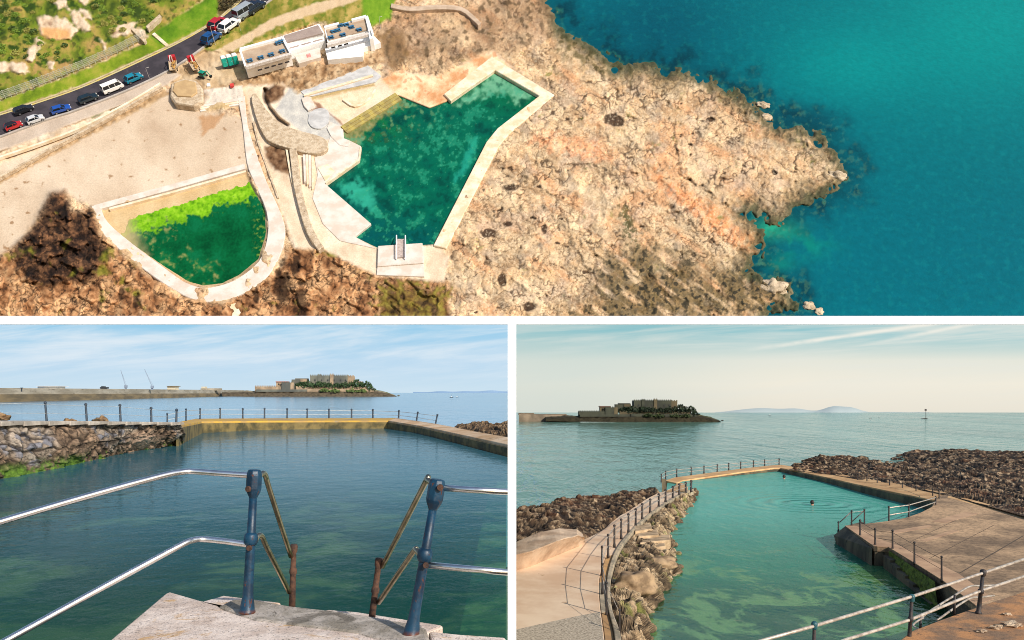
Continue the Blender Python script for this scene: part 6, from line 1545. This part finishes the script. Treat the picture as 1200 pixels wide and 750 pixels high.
tag(o, 'wide field of dark jagged weedy rocks beyond the right hand pool wall', 'rocks')
# --- terrace in the foreground with its rail
ZT = -5.2
m_terr = plain('orange_stained_terrace', lin(188, 134, 86), .92, lin(132, 104, 80), 1.6, .9, .03, spots=lin(76, 62, 50), thr=.6, sscale=4, obj=False)
gt = lambda px, py: tuple(G(px, py, ZT))[:2]
o = slabz('terrace', [gt(1035, 765), gt(1068, 739), gt(1105, 725), gt(1142, 712), gt(1150, 709), gt(1203, 692), gt(1300, 663), gt(1330, 800), gt(1000, 800)], ZT, .5, m_terr, None, .04); tag(o, kind='structure')
m_pstone = plain('pale_rubble', lin(206, 184, 156), .9, lin(150, 126, 102), 5, .9, .04, obj=False)
for i, (px, py, r, lb) in enumerate(((1186, 735, .12, 'pale broken stone lying on the orange terrace, nearest the right edge'), (1180, 722, .06, 'small pale stone on the terrace right of the tall black post'), (1150, 742, .06, 'small pale stone on the near edge of the orange terrace'), (1168, 738, .08, 'mid sized pale stone beside a larger broken stone on the terrace'))):
    o = MB().blob((0, 0, 0), (r*1.7, r, r*.5), 16, 10, .9, i+5).build('loose_stone', m_pstone, None); o.location = G(px, py, ZT-.02); tag(o, lb, 'stone')
m_bpost = plain('black_iron', lin(34, 34, 38), .6, lin(62, 50, 44), 12, .5, .006, obj=False); m_tpost = plain('teal_cap_paint', lin(42, 96, 104), .5, lin(30, 72, 80), 12, obj=False)
m_grail = plain('cream_grey_rail', lin(206, 194, 180), .4, lin(160, 146, 132), 6, .2, .002, metal=.3, obj=False)
t = empty('handrail', G(1146, 719, ZT), 'black iron posts with cream rails crossing in front of the brown deck', 'handrail')
def ipost(b0, t0, r, capm):
    T = (t0-b0).normalized(); L = (t0-b0).length
    lathe(b0, t0, [(0, r*1.9), (.03, r*1.8), (.06, r*1.25), (.45*L, r*1.05), (.46*L, r*1.6), (.54*L, r*1.6), (.55*L, r), (.84*L, r*.95)], 12).build('post', m_bpost, t, True)
    lathe(b0+T*(.84*L), t0, [(0, r*1.0), (.02, r*1.6), (.12, r*1.75), (.15, r*1.4), (.165, r*.7)], 12).build('finial', capm, t, True)
yC = 5200/259.0
ipost(P(1146.5, 719, yC), P(1152.5, 667, yC), .042, m_bpost); ipost(P(1065, 755, 18.2), P(1069, 696, 18.2), .036, m_tpost); ipost(P(953, 790, 16.6), P(954.5, 728, 16.6), .036, m_tpost)
MB().tube([P(870, 757, 15.4), P(954.5, 733.5, 16.6), P(1069, 699, 18.2), P(1152, 671.5, yC), P(1210, 652, 21)], .033, 12).build('top_rail', m_grail, t, True)
MB().tube([P(940, 770, 15.6), P(990, 750, 17), P(1066, 726.5, 18.2), P(1149, 692.5, yC), P(1215, 670.5, 21)], .033, 12).build('lower_rail', m_grail, t, True)
t = empty('stair_rail', G(1120, 690, ZD), 'thin white rails zigzagging down behind the black posts to the sunken ledge', 'handrail')
MB().tube(sm([P(1170, 686, 25.5), P(1150, 686.5, 25), P(1136, 687.5, 24.6), P(1120, 697, 24), P(1090, 716, 23), P(1074, 729, 22.5)]), .028, 8).build('rail', m_grail, t, True)
MB().tube(sm([P(1165, 698, 25), P(1150, 700, 24.5), P(1134, 702.5, 24), P(1098, 727, 22.5)]), .028, 8).build('rail', m_grail, t, True)
MB().tube(sm([P(1076, 737, 22), P(1070, 733, 22.2), P(1075, 728, 22.4), P(1082, 724, 22.6)]), .025, 8).build('hook', m_grail, t, True)
for px, a, b in ((1118, 697, 722), (1078, 726, 745)): MB().tube([P(px, b, 23), P(px+1, a, 23)], .035, 8).build('post', m_bpost, t, True)
# --- railings
post_rail('row of slim black posts and twin rails along the curved peach walkway', [(757-20, 0, 0, 0)] and [(726, 715, 765, 25.0), (710.8, 683, 719.5, 26.9), (706, 661, 692.5, 29.6), (705.5, 641, 671, 32.6), (712.7, 627, 651, 36), (720, 616, 639, 38.7), (728, 609, 629, 41), (736.5, 603, 622, 42.9), (745, 597, 614, 45.3), (752.6, 591, 607, 47.8), (762, 585.6, 599.5, 50.8), (772, 579.5, 593, 53.5), (780, 574.5, 587, 56), (788.5, 571, 583, 58.2), (796, 568, 579.3, 60.2), (803.6, 566, 577, 61.5), (810, 564, 575, 63)], 1.25, .36, (.94, .5), wmat=m_grail, mat=m_bpost)
post_rail('row of slim posts and rails along the amber far wall of the right hand pool', [(775, 556, 564, 75), (780, 552.5, 561.5, 77), (793, 550, 558, 79.5), (810, 548.3, 556, 81.5), (825, 546.5, 554.3, 82.8), (840.5, 544.8, 552.4, 84), (854, 543.3, 551, 85.2), (868, 541.8, 549.6, 86.6), (883, 540.3, 548, 88), (896, 539.2, 546.4, 89.4), (913, 538, 545.4, 90.5)], .75, .3, (.92, .45), wmat=m_grail, mat=m_bpost)
post_rail('row of thin posts along the right hand pool wall beside the weedy rocks', [(1005, 555.5, 565.5, 72.5), (1016, 557, 568, 71), (1028, 559.2, 571, 69.3), (1042.5, 562, 574, 67), (1057.5, 566, 577.5, 64.8), (1073.5, 570, 581, 62.5), (1093, 573.5, 585, 59.5), (1100.5, 575, 589, 57)], .75, .28, (.93,), wmat=m_bpost, mat=m_bpost)
post_rail('curved inner rail with pale tubes round the bay of the brown deck', [(1041.7, 594, 610.4, 47.2), (1065, 591, 606, 48.6), (1096.5, 582.5, 592.5, 54)], .9, .6, (.94, .42), wmat=m_grail, mat=m_bpost)
post_rail('black iron posts along the brown deck edge above the dark quay wall', [(1008, 610, 627.5, 42.4), (1025.6, 620, 638.5, 39.8), (1046, 622, 643, 38.8), (1071.6, 636, 659.5, 35.6), (1103.5, 652.6, 679.5, 32.3)], 1.15, .25, (.9, .45), wmat=m_bpost, mat=m_bpost)
t = post_rail('bathing ladder rails at the sloping corner of the brown deck', [(1013, 597.5, 613.8, 46.2), (998, 599, 615, 45.6), (982.5, 612, 622, 46)], .95, .25, (.92,), wmat=m_grail, mat=m_bpost)
MB().tube([P(998, 599.5, 45.6), P(984, 612, 46.2)], .03, 6).build('rail', m_grail, t, True); MB().tube([P(1013, 598, 46.2), P(997, 612.5, 46.8)], .03, 6).build('rail', m_grail, t, True)
# --- swimmers
m_skin = plain('wet_skin', lin(186, 132, 104), .5, lin(160, 108, 84), 8); m_hair = plain('dark_hair', lin(36, 28, 24), .6, lin(56, 44, 36), 20); m_suit = plain('dark_swimwear', lin(30, 34, 46), .7)
def swimmer(px, py, s, lab):
    p = G(px, py, ZR)-Vector((0, 0, .06*s)); t = empty('person', p, lab, 'person')
    # one skinned body: trunk low in the water, arms spread, head up and turned away
    J = {'hip': (0, -.75, -.5), 'chest': (0, -.15, -.16), 'neck': (0, .0, .02), 'head0': (0, .03, .10), 'head1': (0, .04, .25), 'ls': (-.19, -.08, -.07), 'le': (-.42, .12, -.1), 'lh': (-.5, .4, -.06), 'rs': (.19, -.08, -.07), 're': (.42, .12, -.1), 'rh': (.5, .4, -.06), 'lk': (-.14, -1.2, -.55), 'lf': (-.2, -1.6, -.6), 'rk': (.14, -1.2, -.55), 'rf': (.2, -1.6, -.6)}
    R = {'hip': .15, 'chest': .17, 'neck': .065, 'head0': .085, 'head1': .085, 'ls': .075, 'le': .05, 'lh': .035, 'rs': .075, 're': .05, 'rh': .035, 'lk': .07, 'lf': .045, 'rk': .07, 'rf': .045}
    E = [('hip', 'chest'), ('chest', 'neck'), ('neck', 'head0'), ('head0', 'head1'), ('chest', 'ls'), ('ls', 'le'), ('le', 'lh'), ('chest', 'rs'), ('rs', 're'), ('re', 'rh'), ('hip', 'lk'), ('lk', 'lf'), ('hip', 'rk'), ('rk', 'rf')]
    ks = list(J); me = bpy.data.meshes.new('body'); me.from_pydata([tuple(q*s for q in J[k]) for k in ks], [(ks.index(a), ks.index(b)) for a, b in E], [])
    o = bpy.data.objects.new('body', me); COL.objects.link(o); o.parent = t; me.materials.append(m_skin)
    sk = o.modifiers.new('skin', 'SKIN'); 
    for v, k in zip(me.skin_vertices[0].data if me.skin_vertices else [], ks): v.radius = (R[k]*s,)*2
    if not me.skin_vertices:
        bm = bmesh.new(); bm.from_mesh(me); ly = bm.verts.layers.skin.verify()
        for v, k in zip(bm.verts, ks): v[ly].radius = (R[k]*s,)*2; v[ly].use_root = (k == 'hip')
        bm.to_mesh(me); bm.free()
    sd = o.modifiers.new('sub', 'SUBSURF'); sd.levels = 1; sd.render_levels = 1
    MB().blob((0, .02*s, .215*s), (.105*s, .115*s, .115*s), 14, 10).build('hair', m_hair, t, True, True)
    MB().blob((0, .15*s, .15*s), (.018*s, .025*s, .02*s), 6, 5).build('nose', m_skin, t, True, True)
swimmer(952, 592, 1.35, 'dark haired swimmer in the pool inside widening rings of ripples')
swimmer(919, 561, 1.4, 'dark haired swimmer in the pool near its far right corner')
# --- castle island, breakwater end, hills and beacon out at sea
castle(379.5, 29.2, 235, ZR, (.56, .58, .50), 'right view')  # low tone puts the castle's backlit shade into its colours
m_brkR = plain('breakwater_end_stone', lin(128, 112, 92), .9, lin(96, 84, 68), .3, .7, .2, spots=lin(70, 60, 50), thr=.6, obj=False)
t = empty('breakwater', P(640, 494, 240), 'short end of the stone breakwater at the left edge of the right view', 'breakwater')
us = [P(608, 485.2, 238), P(640, 486, 240), P(664, 486.6, 244), P(680, 489.5, 246)]; ls_ = [Vector((p.x, p.y-1, ZR-.4)) for p in us]
loft('wall', [[p+Vector((0, 8, 0)) for p in us], us, ls_], m_brkR, t)
blk('parapet', 607.5, 626, 484.2, 486, 240, 3, m_brkR, t); blk('parapet', 638, 664, 485.4, 486.8, 243, 3, m_brkR, t)
m_farR = plain('haze_tinted_hills', lin(190, 200, 196), 1, lin(184, 196, 194), .02, obj=False, spec=0)  # haze over the hills is mixed into this pale colour
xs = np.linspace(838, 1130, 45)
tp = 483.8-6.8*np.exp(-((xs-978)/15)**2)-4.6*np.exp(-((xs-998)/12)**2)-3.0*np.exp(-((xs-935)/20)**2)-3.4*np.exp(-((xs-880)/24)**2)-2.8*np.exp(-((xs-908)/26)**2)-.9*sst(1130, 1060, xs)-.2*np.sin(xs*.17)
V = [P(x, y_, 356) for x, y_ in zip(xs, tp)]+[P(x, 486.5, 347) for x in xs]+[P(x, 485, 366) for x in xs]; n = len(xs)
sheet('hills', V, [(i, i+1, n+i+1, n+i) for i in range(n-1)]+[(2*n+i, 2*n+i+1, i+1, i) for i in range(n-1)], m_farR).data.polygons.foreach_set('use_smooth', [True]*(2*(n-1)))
t = empty('sea_beacon', P(1085, 490.5, 265), 'thin dark beacon pole standing on a low reef in the sea', 'beacon'); k = .265
MB().tube([P(1085, 492, 265), P(1085, 481, 265)], .3*k, 6).build('pole', m_bpost, t); blk('top_mark', 1084, 1086, 479.3, 481.4, 264.8, k, m_bpost, t)
o = MB().blob((0, 0, 0), (4*k, 2*k, .7*k), 14, 8, .7, 9).build('reef', m_bpost, t, local=True); o.location = (-1.5*k, 0, -.3*k)
boat(1020, 490.6, 262, 1.2, 'tiny dark boat on the right hand sea, nearer of two below the hills'); boat(1030, 489, 275, 1.0, 'tiny dark boat on the right hand sea, farther of two below the hills', False)
boat(902, 486.8, 300, 1.4, 'small dark boat on the right hand sea beyond the castle island tip', False)
